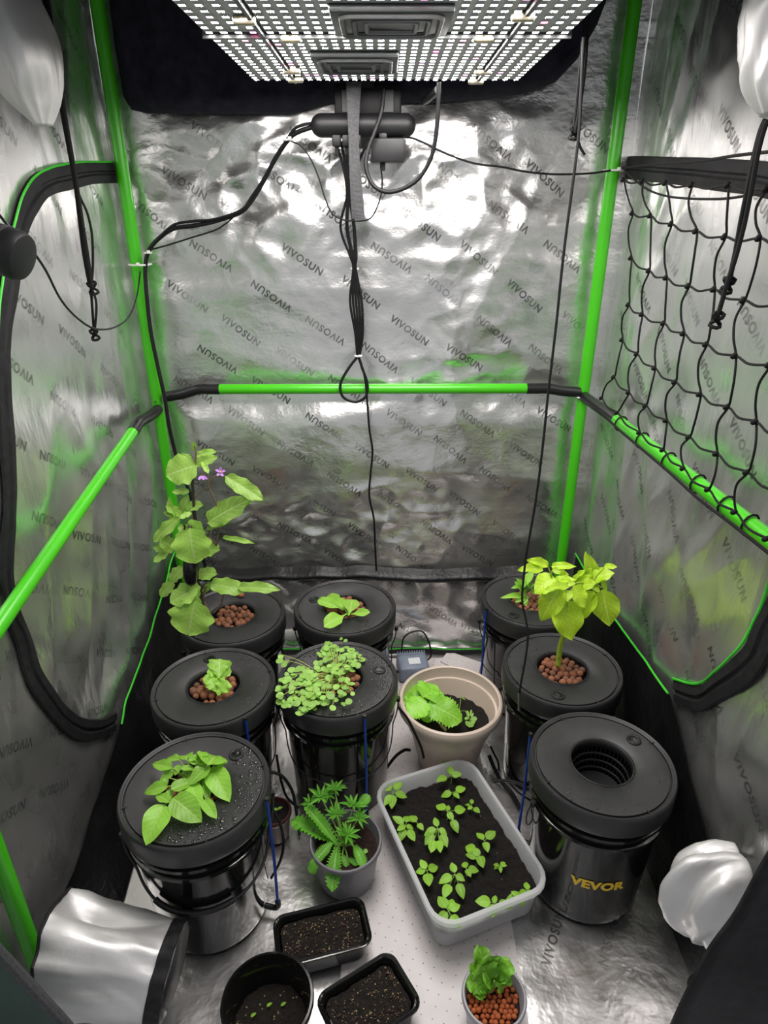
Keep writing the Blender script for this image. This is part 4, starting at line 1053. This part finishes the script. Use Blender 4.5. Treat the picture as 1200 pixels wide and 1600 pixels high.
for i, r in enumerate(G):
    pts = []
    for a, b in zip(r, r[1:]):
        pts += [a, lerp(a, b, .5)+Vector((-.004, 0, -.006))]
    MB().tube(spline(pts+[r[-1]], 4), .0021, 6).build('net_cord', MAT['rope'], NET)
for j in range(8):
    col = [r[j] for r in G if j < len(r)]
    pts = []
    for i, (a, b) in enumerate(zip(col, col[1:])):
        w_ = .014*rn.uniform(.5, 1.2)*(1 if (i+j) % 2 else -1)
        pts += [a, lerp(a, b, .35)+Vector((-.005, w_, 0)), lerp(a, b, .7)+Vector((-.004, w_*.8, 0))]
    MB().tube(spline(pts+[col[-1]], 5), .0021, 6).build('net_cord', MAT['rope'], NET)
km = MB()
for r in G:
    for p in r:
        km.tube([p+Vector((-.003,-.004,.003)), p+Vector((-.004,.003,-.003))], .0042, 6)
tag(km.build('knots', MAT['rope'], NET, sharp=0), kind='stuff')
MB().tube(spline([q-o0 for q in [at(972,262,X=.585), at(1020,257,X=.57), at(1090,252,X=.56), at(1150,243,X=.555), at(1215,236,X=.55)]], 6), .0026, 7).build('net_cord', MAT['rope'], NET)
MB().tube(spline([q-o0 for q in [at(972,262,X=.585), at(985,275,X=.575), at(1012,296,X=.572), at(1050,308,X=.57), at(1120,311,X=.57), at(1170,305,X=.57), at(1215,296,X=.57)]], 6), .0022, 7).build('net_cord', MAT['rope'], NET)
# lower edge cord and lashings round the side bar
MB().tube(spline([q-o0 for q in [at(921,630,X=.582), at(945,650,X=.578), at(970,674,X=.576), at(1040,733,X=.574), at(1090,778,X=.574), at(1145,820,X=.574), at(1215,875,X=.574)]], 6), .0030, 7).build('net_cord', MAT['rope'], NET)
bd = (rb-ra).normalized()
for (x, y) in ((968,660),(1000,690),(1040,724),(1085,758),(1128,792),(1165,820)):
    c0 = at(x, y, X=.605); t = (c0-ra).dot(bd); c0 = ra+bd*t
    u1 = Vector((1,0,0)); u2 = bd.cross(u1).normalized()
    loop = [c0+u1*(.0185*math.cos(k*math.pi/6))+u2*(.0185*math.sin(k*math.pi/6))+bd*(.02*math.sin(k*math.pi/12)) - o0 for k in range(13)]
    MB().tube(loop, .0021, 6).build('lashing', MAT['rope'], NET)
# ------------------------------------------------------------------ plants
def leaf_mesh(name, wf, nu=12, nv=7, curl=.18, fold=.18, wave=0, wfreq=3, mat=None, edge=None):
    m = MB(); vs = []; uv = []
    for i in range(nu+1):
        t = i/nu; w_ = max(.004, wf(t))
        for j in range(nv):
            s = 2*j/(nv-1)-1
            e_ = 1+(edge(t) if edge and abs(s) > .99 else 0)
            y = s*w_*e_
            z = fold*abs(y)-curl*t*t+wave*abs(s)**2*math.sin(t*wfreq*2*math.pi+(0 if s > 0 else 1.7))
            vs.append((t, y, z)); uv.append((t, .5+s*.5))
    fs = [(i*nv+j, (i+1)*nv+j, (i+1)*nv+j+1, i*nv+j+1) for i in range(nu) for j in range(nv-1)]
    m.add(vs, fs); me = m.mesh(name, True, uv)
    if mat: me.materials.append(MAT[mat])
    return me
def ovate(p=.62, q=.85, mid=.5):
    mx = max((k/100)**p*(1-k/100)**q for k in range(1, 100))
    return lambda t: mid*(max(t, 1e-4)**p*max(1-t, 1e-4)**q)/mx
def roundish(t): return .5*math.sqrt(max(0, 1-(2*t-1)**2))
def spoon(t): return .5*(.12+.88*sstep(.15, .6, t))*math.sqrt(max(0, 1-max(0, (t-.62)/.38)**2))
def strap(t): return .5*(.45+.55*sstep(0, .5, t))*math.sqrt(max(0, 1-max(0, (t-.75)/.25)**2))
def fan(t): return .5*(.15+.85*sstep(0, .65, t))*math.sqrt(max(0, 1-max(0, (t-.72)/.28)**2.5))
zig = lambda amp, n: (lambda t: amp*(2*abs((t*n) % 1-.5)-.5)*2)
LM = {
 'egg': [leaf_mesh('leaf', ovate(.5,.6), 14, 9, c, .12, .05, 2.2, 'leaf_egg', lambda t: .10*math.sin(t*19)) for c in (.10, .28)],
 'chili': [leaf_mesh('leaf', ovate(.55,.9), 14, 9, c, .16, .05, 2.0, 'leaf_chili') for c in (.12, .35)],
 'corner': [leaf_mesh('leaf', ovate(.6,.9), 10, 7, c, .16, .02, 2.0, 'leaf_lettuce') for c in (.12, .3)],
 'pepper': [leaf_mesh('leaf', ovate(.55,.85), 14, 9, c, .16, .025, 2.0, 'leaf_pepper') for c in (.12, .3)],
 'seed': [leaf_mesh('leaf', ovate(.62,.95), 10, 7, c, .15, .015, 2.0, 'leaf_seedling') for c in (.1, .25)],
 'spoon': [leaf_mesh('leaf', spoon, 12, 7, c, .2, .03, 2, 'leaf_lettuce') for c in (.1, .25)],
 'ruffle': [leaf_mesh('leaf', fan, 14, 11, c, .1, .10, 2.6, 'leaf_lettuce', lambda t: .12*math.sin(t*30)) for c in (.05, .25)],
 'dark': [leaf_mesh('leaf', fan, 16, 11, c, .15, .09, 2.8, 'leaf_dark', lambda t: .14*math.sin(t*32)) for c in (-.05, .2)],
 'squash': [leaf_mesh('leaf', ovate(.42,.5), 28, 9, c, .08, .06, 2.0, 'leaf_squash', zig(.17, 12)) for c in (.05, .25)],
 'cress': [leaf_mesh('leaf', roundish, 8, 5, c, .10, .0, 1, 'leaf_cress') for c in (.05, .2)],
 'strap': [leaf_mesh('leaf', strap, 26, 7, c, .2, .02, 2.0, 'leaf_cut', zig(.22, 13)) for c in (.1, .3)],
 'lance': [leaf_mesh('leaf', ovate(.8,1.0), 8, 5, c, .25, 0, 1, 'leaf_cut') for c in (.05, .2)]}
pr = random.Random(21)
EYE = Vector((0, 0, CAM_Z))
def put_leaf(parent, kind, b, t, w, face=.7, up=.7, jit=.25, mesh=None, name='leaf'):
    """leaf blade from point b to tip t, w = width / length"""
    b, t = Vector(b), Vector(t); k_ = {'egg':.14,'chili':.16,'pepper':.14,'strap':.12,'lance':.35,'squash':.06}.get(kind, 0)
    t = t+(t-b)*k_; w *= 1.12 if k_ else 1
    x = t-b; L = x.length; x.normalize()
    n = (EYE-(b+t)/2).normalized()*face+Vector((0,0,1))*up+Vector((pr.uniform(-1,1), pr.uniform(-1,1), pr.uniform(-1,1)))*jit
    y = n.cross(x)
    if y.length < 1e-4: y = x.orthogonal()
    y.normalize(); z = x.cross(y)
    me = mesh or pr.choice(LM[kind])
    o = link(name, me, None, parent)
    M = Matrix(((x.x*L, y.x*L*w, z.x*L, b.x), (x.y*L, y.y*L*w, z.y*L, b.y), (x.z*L, y.z*L*w, z.z*L, b.z), (0,0,0,1)))
    o.matrix_basis = Matrix.Translation(-Vector(parent.location)) @ M
    return o
def stems(parent, curves, mat, name='stem'):
    m = MB(); o0 = Vector(parent.location)
    for pts, r0, r1 in curves:
        P = spline([Vector(p)-o0 for p in pts], 6); n = len(P)
        m.tube(P, [lerp(r0, r1, i/(n-1)) for i in range(n)], 6)
    return m.build(name, MAT[mat], parent, sharp=0)
def crop(ox, oy, s): return lambda x, y: (ox+x/s, oy+y/s)

# --- aubergine
T = crop(230, 680, 5.0); YA = 1.62
bx, by = bk('BL'); EG = empty('aubergine_plant', (bx-.02, by-.02, .352), 'tall aubergine plant with violet flowers and one dark fruit', 'plant')
def A_(x, y, Y=YA): return at(*T(x, y), Y=Y)
stems(EG, [([A_(500,1410,1.60), A_(430,1280), A_(392,1120), A_(384,900), A_(376,700), A_(358,450), A_(352,330), A_(372,220)], .0058, .0036)], 'stem_dark')
stems(EG, [([A_(372,225), A_(382,150), A_(368,80)], .003, .0016), ([A_(540,860), A_(560,700), A_(545,560), A_(502,450), A_(482,400), A_(470,300), A_(450,215)], .0032, .0018),
           ([A_(386,880), A_(470,800), A_(540,860)], .004, .003), ([A_(482,400), A_(420,440), A_(378,490)], .0018, .0018), ([A_(482,400), A_(510,330), A_(560,318), A_(620,322)], .002, .0014), ([A_(470,300), A_(420,240), A_(380,230)], .0018, .0014),
           ([A_(500,1410,1.60), A_(450,1370,1.60), A_(400,1320,1.57)], .003, .002), ([A_(490,1390,1.6), A_(440,1280,1.62), A_(460,1180,1.62)], .003, .002), ([A_(520,1390,1.61), A_(580,1310,1.61), A_(600,1190,1.62)], .003, .002), ([A_(600,1240,1.61), A_(720,1210,1.62)], .002, .0016),
           ([A_(384,880), A_(280,900), A_(210,895)], .0024, .0016), ([A_(376,660), A_(310,620), A_(255,625)], .0024, .0016), ([A_(470,800), A_(490,740), A_(520,650)], .0028, .0016)], 'stem_brown', 'branch')
stems(EG, [([A_(392,900), A_(300,780,1.60), A_(300,710,1.60), A_(330,690,1.59), A_(335,740,1.57), A_(338,930,1.58)], .005, .005)], 'stem_dark', 'fruit_stalk')
fp = [A_(338,900,1.56), A_(336,960,1.555), A_(335,1030,1.55), A_(338,1100,1.55), A_(342,1150,1.55), A_(344,1185,1.55)]
P = spline([p-Vector(EG.location) for p in fp], 4); rr = spline([Vector((a,0,0)) for a in (.010,.017,.0195,.0190,.0145,.001)], 4)
tag(MB().tube(P, [max(.0008, q.x) for q in rr], 18).build('fruit', MAT['aubergine'], EG, sharp=0), 'dark glossy aubergine fruit')
EGL = [(330,725,362,985,.85,1.525),(345,800,400,700,.75,1.575),(385,235,170,300,.85,1.60),(345,165,215,180,.35,1.63),(385,160,492,122,.32,1.64),(378,228,498,178,.35,1.61),(430,205,472,285,.35,1.60),(612,322,872,480,.34,1.60),
 (480,680,708,525,.42,1.60),(700,530,802,522,.32,1.62),(328,438,212,440,.36,1.60),(265,625,165,560,.42,1.60),(265,620,292,515,.36,1.61),(260,640,45,810,.27,1.58),(262,630,158,605,.4,1.60),(300,560,412,545,.42,1.62),(345,605,262,640,.4,1.59),(262,690,262,765,.4,1.58),
 (212,895,122,815,.62,1.59),(168,900,78,875,.5,1.60),(165,910,62,978,.42,1.59),(415,905,542,890,.62,1.62),(440,870,455,945,.5,1.60),(590,800,785,822,.16,1.61),(470,740,600,680,.14,1.6),
 (285,1030,178,1130,.55,1.62),(398,1085,520,1080,.55,1.62),(205,1140,108,1250,.5,1.60),(345,1140,372,1270,.65,1.56),(395,1190,198,1290,.62,1.55),(390,1250,290,1400,.75,1.545),(375,1290,320,1540,.98,1.53),(495,1165,725,1190,.42,1.61),(715,1190,972,1180,.26,1.60),(440,1235,485,1168,.3,1.62),(205,700,175,520,.2,1.6),(360,120,365,65,.3,1.62)]
for x0, y0, x1, y1, w_, Y in EGL:
    put_leaf(EG, 'egg', A_(x0, y0, Y+.012), A_(x1, y1, Y-.012), w_, .9, .35, .18)
for fx, fy, ax in ((432,318,(0,-.3,-1)),(572,288,(.2,-.8,.4))):
    c0 = A_(fx, fy, 1.59); ax = Vector(ax).normalized(); s = ax.orthogonal().normalized(); q = ax.cross(s)
    fm = None
    for k in range(5):
        a = 2*math.pi*k/5; d = (s*math.cos(a)+q*math.sin(a))*.8+ax*.55
        put_leaf(EG, 'seed', c0, c0+d.normalized()*.016, .55, .5, .5, 0, mesh=LM.setdefault('petal', leaf_mesh('petal', ovate(.6,.8), 6, 5, .1, .1, 0, 1, 'petal')), name='petal')
    m = MB().tube([c0-Vector(EG.location), c0-Vector(EG.location)+ax*.010], [.003,.0018], 8); m.build('stamen', MAT['yellow'], EG)

# --- chili
T = crop(780, 850, 6.0); YC = 1.38
bx, by = bk('MR'); CH = empty('chili_plant', (bx, by, .352), 'yellow-green chili plant with a thick stem and drooping leaves', 'plant')
def C_(x, y, Y=YC): return at(*T(x, y), Y=Y)
stems(CH, [([C_(552,1140), C_(562,1020), C_(582,920), C_(612,830), C_(600,720), C_(580,600), C_(572,480), C_(600,410), C_(660,370)], .0075, .0038)], 'stem_chili')
stems(CH, [([C_(572,480), C_(520,400), C_(480,270), C_(450,190)], .003, .0015), ([C_(600,410), C_(700,370), C_(800,360), C_(890,370), C_(960,410)], .0032, .0018), ([C_(890,370), C_(900,320), C_(990,215)], .002, .0012), ([C_(800,370), C_(890,440)], .0018, .0014), ([C_(480,300), C_(500,240)], .0018, .0012), ([C_(700,370), C_(740,310)], .0018, .0012)], 'stem_chili', 'branch')
CHL = [(590,525,690,865,.62,1.34),(575,390,400,690,.52,1.345),(690,390,800,570,.62,1.345),(892,445,772,655,.55,1.36),(965,425,1030,735,.60,1.35),(515,315,362,410,.85,1.37),(520,350,665,310,.4,1.38),(405,235,215,228,.36,1.40),(455,195,300,150,.32,1.42),(490,215,668,190,.34,1.42),(498,240,622,268,.40,1.41),
 (700,345,785,250,.28,1.40),(825,325,850,250,.55,1.41),(880,320,1015,262,.75,1.40),(890,345,850,175,.42,1.42),(900,360,960,330,.9,1.39),(985,210,1085,212,.42,1.42),(965,335,1000,430,.36,1.39),(735,375,825,305,.42,1.39),(790,385,880,372,.8,1.36),(640,395,500,380,.4,1.35),(640,430,640,520,.8,1.34),(690,470,785,600,.35,1.37),(560,400,600,310,.5,1.4),(760,400,800,470,.6,1.37),(560,470,610,640,.5,1.35),(880,385,930,440,.5,1.38),(570,360,690,370,.5,1.37),(480,410,420,450,.6,1.36)]
for x0, y0, x1, y1, w_, Y in CHL: put_leaf(CH, 'chili', C_(x0, y0, Y+.01), C_(x1, y1, Y-.012), w_, .75, .5, .2)
# --- corner seedling behind the chili
bx, by = bk('BR'); CR = empty('corner_seedling', (bx, by, .352), 'pale green seedling half hidden behind the chili plant', 'plant')
Yr = 1.70
def R_(x, y, Y=Yr): return at(*T(x, y), Y=Y)
stems(CR, [([R_(270,610), R_(255,520), R_(250,420)], .0025, .0015), ([R_(330,640), R_(345,570), R_(380,540)], .0022, .0014), ([R_(255,520), R_(330,470)], .0015, .001), ([R_(250,440), R_(310,330), R_(330,250)], .002, .001)], 'stem_green')
for x0, y0, x1, y1, w_ in [(240,490,45,475,.26),(240,485,165,530,.6),(250,470,200,360,.5),(250,480,225,570,.6),(270,440,320,370,.5),(290,440,355,440,.55),(250,400,140,385,.36),(255,520,245,575,.6),(340,560,270,620,.5),(345,585,405,690,.45),(370,565,440,535,.5),(250,420,205,330,.3),(320,260,205,400,.42),(255,450,185,345,.3),(300,420,260,350,.6)]:
    put_leaf(CR, 'corner', R_(x0, y0, Yr+.01), R_(x1, y1, Yr-.015), w_, .7, .6, .2)

# --- young lettuces
def zplant(name, k, label, mat_kind, crop_, leaves, zb, zt, stem='stem_green', face=.6, up=.8, base=None, loc=None):
    T = crop_; l = loc or (*bk(k), .352); e = empty(name, l, label, 'plant')
    cur = []
    for row in leaves:
        x0, y0, x1, y1, w_ = row[:5]; dz = row[5] if len(row) > 5 else 0; kd = row[6] if len(row) > 6 else mat_kind
        b = at(*T(x0, y0), Z=zb+dz); t = at(*T(x1, y1), Z=zt+dz*.6)
        put_leaf(e, kd, b, t, w_, face, up, .15)
        cur.append(([Vector(l)+Vector((pr.uniform(-.006,.006), pr.uniform(-.006,.006), 0)), lerp(Vector(l), b, .55)+Vector((0,0,.008)), b], .0018, .0012))
    stems(e, cur, stem, 'stem'); return e
def bz(k, z): l = bk(k); return (l[0], l[1], z)
zplant('lettuce_plant', 'BC', 'young lettuce with smooth spoon leaves by the back wall', 'spoon', crop(200,680,2.857), [(968,778,882,702,.5),(962,780,846,730,.42),(985,805,1003,727,.7,.01),(985,800,1078,788,.38),(978,800,886,832,.55),(975,790,930,715,.5)], .385, .405)
zplant('lettuce_sprout', 'ML', 'tiny bright green lettuce sprout standing in brown pebbles', 'ruffle', crop(200,680,2.857), [(405,1085,410,995,1.0,.02),(402,1120,338,1085,.8),(400,1160,440,1095,1.1),(408,1080,456,1050,.8,.01),(400,1150,370,1090,.9),(405,1085,362,1040,.8,.01)], .38, .41, loc=bz('ML', .352))

# --- pepper seedlings in the wet bucket
FLL = [(310,720,140,1022,.62,-.005),(400,650,640,820,.66),(350,525,108,560,.46),(380,560,592,465,.5),(365,695,238,598,.42),(590,500,660,710,.5,-.01),(720,668,832,822,.42,-.015),(770,420,757,600,.36,-.02),(800,340,945,580,.55,-.005),(785,300,590,470,.56,.01),(768,305,868,150,.8,.02),(840,302,972,228,.42,.01),(560,250,710,250,.6,.015),(470,250,345,222,.42,.015),(545,250,532,150,.55,.015),(400,335,198,280,.36,.01),(410,350,278,460,.5),(470,300,425,395,.6,.01),(480,340,625,330,.4,.01),(520,365,585,445,.6,-.01),(690,220,735,155,.6,.02),(640,250,555,215,.5,.015),(360,560,370,640,.6,-.01),(320,430,335,500,.6,0),(740,300,690,205,.5,.015)]
zplant('pepper_seedling', 'FL', 'cluster of broad-leaved pepper seedlings on the wet lid', 'pepper', crop(210,1150,6.667), FLL, .405, .400, face=.5, up=.9)

# --- watercress
bx, by = bk('C'); CW = empty('watercress', (bx-.02, by, .352), 'trailing watercress with tiny round leaves spilling over the lid', 'plant')
rw = random.Random(31); cur = []
pts = []
for cx, cy, rx, ry, n in ((468,1078,36,34,84),(508,1066,38,36,84),(530,1030,34,22,48),(520,1018,22,16,18)):
    for i in range(n):
        a = rw.uniform(0, 2*math.pi); q = math.sqrt(rw.random()); pts.append((cx+rx*q*math.cos(a), cy+ry*q*math.sin(a)))
pts += [(437,1032),(444,1038),(449,1034),(439,1028),(562,1027),(556,1021),(566,1030),(533,998),(540,1001),(468,1114),(475,1110),(492,1108),(520,1106),(545,1096),(538,1100),(551,1084),(436,1075),(440,1062),(548,1068)]
c0 = Vector((bx-.005, by, .362))
for i, (x, y) in enumerate(pts):
    onlid = math.hypot((x-528)/95, (y-1066)/62)
    z = .372+rw.uniform(.006, .045)*(1-.6*min(1, onlid))
    b = at(x, y, Z=z); s = rw.uniform(.010, .021); a = rw.uniform(0, 2*math.pi)
    if math.hypot(b.x-bx, b.y-by) > .17: b.z = z = .385
    d = Vector((math.cos(a), math.sin(a), rw.uniform(-.25, .35))).normalized()
    put_leaf(CW, 'cress', b-d*s*.5, b+d*s*.5, rw.uniform(.85, 1.1), .45, .9, .3)
    if i % 3 == 0: cur.append(([c0+Vector((rw.uniform(-.03,.03), rw.uniform(-.03,.03), 0)), lerp(c0, b, .6)+Vector((0,0,.012)), b-d*s*.5], .0011, .0008))
MAT['stem_pale'] = plain('pale_stem', (.36,.40,.10), .5)
stems(CW, cur, 'stem_pale')

# --- beige pot seedling and weeds
T = crop(610, 1010, 6.316); zs = FZ+.144
SQ = empty('squash_seedling', (at(*T(400,640), Z=zs).x, at(*T(400,640), Z=zs).y, zs), 'bright green serrated-leaf seedling growing in the beige pot', 'plant')
cur = []
for x0, y0, x1, y1, w_, dz in [(335,520,85,510,.5,.01),(330,500,140,375,.75,.012),(325,505,480,390,.95,.035),(355,545,185,655,.95,.03),(370,565,690,690,.72,.022),(330,470,420,370,.9,.03),(480,520,560,470,.9,.02),(600,620,685,700,.7,.005),(365,640,365,745,.9,-.01),(300,610,180,600,.5,-.005)]:
    b, t = at(*T(x0, y0), Z=zs+.06+dz), at(*T(x1, y1), Z=zs+.05+dz); put_leaf(SQ, 'squash', b, t, w_, .55, .8, .12)
    cur.append(([Vector(SQ.location), lerp(Vector(SQ.location), b, .6)+Vector((0,0,.01)), b], .003, .0018))
stems(SQ, cur, 'stem_green')
WE = empty('weed_seedling', at(*T(785,740), Z=zs), 'tiny weed sprouting from dark soil in the beige pot', 'plant')
cur = []
for x0, y0, x1, y1, w_ in [(790,730,855,705,.75),(785,740,780,795,.85),(775,700,755,620,.28),(790,690,800,620,.28),(800,700,820,650,.3),(770,700,735,720,.5),(770,740,745,760,.6),(800,735,830,750,.7)]:
    b, t = at(*T(x0, y0), Z=zs+.012), at(*T(x1, y1), Z=zs+.018); put_leaf(WE, 'cress', b, t, w_, .6, .7, .1)
    cur.append(([Vector(WE.location)-Vector((0,0,.004)), b], .001, .0008))
cur.append(([at(*T(760,700), Z=zs+.01), at(*T(740,640), Z=zs+.02), at(*T(690,640), Z=zs+.012)], .0012, .0008))
stems(WE, cur, 'stem_green')
W2 = empty('bent_sprout', at(*T(680,610), Z=zs), 'single bent pale sprout in the middle of the beige pot', 'plant')
stems(W2, [([at(*T(680,625), Z=zs-.004), at(*T(690,560), Z=zs+.012), at(*T(698,500), Z=zs+.024), at(*T(735,525), Z=zs+.02)], .0016, .001)], 'stem_green')
put_leaf(W2, 'cress', at(*T(700,502), Z=zs+.024), at(*T(742,528), Z=zs+.018), .35)
RT = MB().tube(spline([at(*T(465,740), Z=zs+.006), at(*T(490,770), Z=zs+.008), at(*T(520,800), Z=zs+.007), at(*T(550,832), Z=zs+.003)], 5), [.0028]*7+[.0045]*9, 7).build('root_stub', MAT['white_root'], sharp=0)
tag(RT, 'pale dry root stub on the soil of the beige pot', 'root')

# --- culantro in the grey pot
T = crop(450, 1200, 7.06); l = Vector(CPOT.location)+Vector((-.004, 0, .098))
CU = empty('culantro_plant', l, 'dark green culantro with strap leaves and spiky rosettes', 'plant')
cur = []
for x0, y0, x1, y1, w_, z0, z1 in [(530,835,105,545,.27,.115,.150),(540,850,230,440,.2,.12,.175),(545,870,485,1235,.30,.118,.118),(485,825,320,1000,.38,.13,.128),(325,985,250,1140,.6,.128,.112),(735,860,825,1030,.42,.12,.12),(770,450,885,315,.5,.165,.185),(600,960,650,1060,.5,.112,.11),(500,820,170,640,.2,.115,.135),(660,1000,760,1060,.4,.108,.108),(150,640,65,650,.6,.138,.135)]:
    b, t = at(*T(x0, y0), Z=z0), at(*T(x1, y1), Z=z1); put_leaf(CU, 'strap', b, t, w_, .4, .9, .1)
    if z0 < .125: cur.append(([l, lerp(l, b, .5)+Vector((0,0,.006)), b], .0025, .002))
put_leaf(CU, 'cress', at(*T(830,915), Z=.112), at(*T(882,915), Z=.112), .9)
for cx, cy, R, z in [(365,330,135,.190),(515,235,120,.190),(540,520,120,.165),(720,420,125,.185),(775,560,120,.165),(655,740,140,.15),(250,380,100,.175),(640,820,90,.135),(450,300,90,.18)]:
    c0 = at(*T(cx, cy), Z=z); rad = R/7.06*(c0-EYE).length/F_PX*.95
    cur.append(([l, lerp(l, c0, .5)+Vector((0,0,.01)), c0], .0022, .0014))
    for k in range(16):
        a = 2*math.pi*k/16*1.62+pr.uniform(-.2,.2); d = Vector((math.cos(a), math.sin(a), pr.uniform(-.1,.95))).normalized()
        put_leaf(CU, 'lance', c0+d*.002, c0+d*rad*pr.uniform(.5,.95), .21, .5, .8, .15)
stems(CU, cur, 'stem_green')

# --- small dark lettuce in the orange-ball pot
T = crop(700, 1470, 8.0); l = at(*T(540,640), Z=.078); DL = empty('potted_lettuce', l, 'crinkled dark green lettuce growing from orange clay balls', 'plant'); cur = []
for x0, y0, x1, y1, w_, z0, z1 in [(520,560,405,105,.5,.09,.150),(545,560,520,165,.7,.09,.155),(560,590,740,255,.65,.09,.14),(545,570,420,300,1.0,.095,.145),(520,620,262,490,.75,.088,.11),(500,640,350,655,.8,.084,.095),(400,430,268,300,.8,.11,.125),(580,500,705,660,.42,.12,.092),(600,520,795,480,.6,.10,.115),(560,540,640,215,.7,.09,.15),(520,600,400,560,.9,.088,.105),(560,560,500,400,1.0,.095,.135)]:
    b, t = at(*T(x0, y0), Z=z0), at(*T(x1, y1), Z=z1); put_leaf(DL, 'dark', b, t, w_, .6, .6, .2)
    cur.append(([l, lerp(l, b, .5), b], .0025, .002))
stems(DL, cur, 'stem_green')

# --- sprout in the maroon pot and in the round pot
ml = Vector(MPOT.location)+Vector((.008, .004, .072)); e = empty('sprout', ml, 'tiny green sprout in the small maroon pot', 'plant')
stems(e, [([ml, ml+Vector((.002,-.002,.014))], .001, .0008)], 'stem_green')
for a in (.4, 3.4): put_leaf(e, 'seed', ml+Vector((.002,-.002,.014)), ml+Vector((.002+.012*math.cos(a), -.002+.012*math.sin(a), .019)), .6)
for (x, y), lab in (((420,1572),'tiny yellow-green sprout near the middle of the round black pot'), ((442,1571),'fallen pale green leaflet on soil of the round black pot'), ((395,1588),'speck-sized green sprout at the edge of the round pot soil')):
    p = at(x, y, Z=FZ+.060); e = empty('soil_sprout', p, lab, 'plant')
    put_leaf(e, 'seed', p+Vector((-.004,0,0)), p+Vector((.006,.004,.004)), .5, .5, .8)
    stems(e, [([p+Vector((-.004,0,-.008)), p+Vector((-.004,0,0))], .0008, .0006)], 'stem_green')

# --- seedlings in the translucent box
SEED = [((704,1212),[(693,1195),(714,1210),(690,1217),(704,1203)],.05),((708,1238),[(697,1241),(708,1237),(720,1233),(713,1242)],.03),((615,1238),[(604,1229),(622,1226),(613,1252),(627,1242),(606,1250)],.05),
 ((634,1290),[(622,1281),(636,1278),(627,1293),(641,1292),(628,1304),(643,1305)],.04),((652,1286),[(645,1279),(657,1291)],.035),((684,1294),[(681,1284),(694,1312),(672,1300),(692,1299),(671,1310),(687,1322),(676,1322)],.045),
 ((699,1268),[(688,1260),(704,1275),(719,1265),(711,1290),(700,1262)],.045),((737,1260),[(737,1252),(734,1262),(745,1266),(730,1257)],.025),((748,1332),[(734,1325),(752,1346)],.035),((757,1314),[(750,1306),(767,1304),(760,1322)],.04),((750,1340),[(737,1336),(744,1330)],.03),
 ((781,1352),[(776,1351),(786,1349),(782,1358),(775,1355),(787,1352)],.02),((667,1360),[(657,1361),(677,1356),(669,1374),(661,1350)],.03),((711,1366),[(708,1355),(719,1371),(696,1373),(698,1391),(720,1391)],.045),((729,1358),[(726,1350),(732,1363),(740,1359)],.035),
 ((701,1424),[(691,1409),(711,1417),(691,1433),(712,1440),(704,1412)],.05),((772,1411),[(755,1408),(773,1404),(771,1421),(790,1414)],.045),((813,1402),[(800,1404),(806,1397),(815,1408),(820,1396)],.03),((823,1390),[(823,1383),(828,1396),(816,1396)],.035)]
nn = ['with a broad back leaf pair in the far box corner', 'low beneath the corner seedling of the box', 'overlapping the rim at the narrow far corner of the box', 'pressed against the long near wall of the box', 'two-leaved beside the long wall of the box', 'many-leaved and sprawling in the box', 'with drooping leaves at the upper middle of the box', 'small and wrinkled by the far long wall of the box', 'with two leaves drooping at the box centre', 'three-leaved just above the box centre', 'with a narrow pair of leaves at the box centre', 'tiny and star-shaped alone on bare soil in the box', 'with pointed leaves alone beside the near long wall of the box', 'tall with five leaves below the box centre', 'three-leaved touching the tall five-leaved one in the box', 'in the near corner of the box above the rim', 'with large flat leaves along the short front wall of the box', 'small beside the large flat-leaved one at the front wall of the box', 'upright in the front corner of the box near the empty bucket']
for (c0, lv, h), d_ in zip(SEED, nn):
    h *= .62; z = FZ+SZ+h; b0 = at(*c0, Z=z)
    e = empty('seedling', (b0.x, b0.y, FZ+SZ-.004), 'green seedling '+d_, 'seedling', 'seedlings in the translucent box')
    cur = [([Vector(e.location), lerp(Vector(e.location), b0, .5)+Vector((.003,0,0)), b0], .0016, .0011)]
    for (x, y) in lv:
        q = at(x, y, Z=z+pr.uniform(-.006,.006)); v = q-b0
        if v.length < .006: v = Vector((pr.uniform(-1,1), pr.uniform(-1,1), .6)).normalized()*.006
        half = max(.0105, min(.0165, v.length*.8))*(.72 if h < .018 else 1)
        dn = v.normalized(); put_leaf(e, 'seed', q-dn*half, q+dn*half, pr.uniform(.56,.74), .5, .85, .2)
        cur.append(([b0, q-dn*half*.95], .0009, .0007))
    stems(e, cur, 'stem_green')
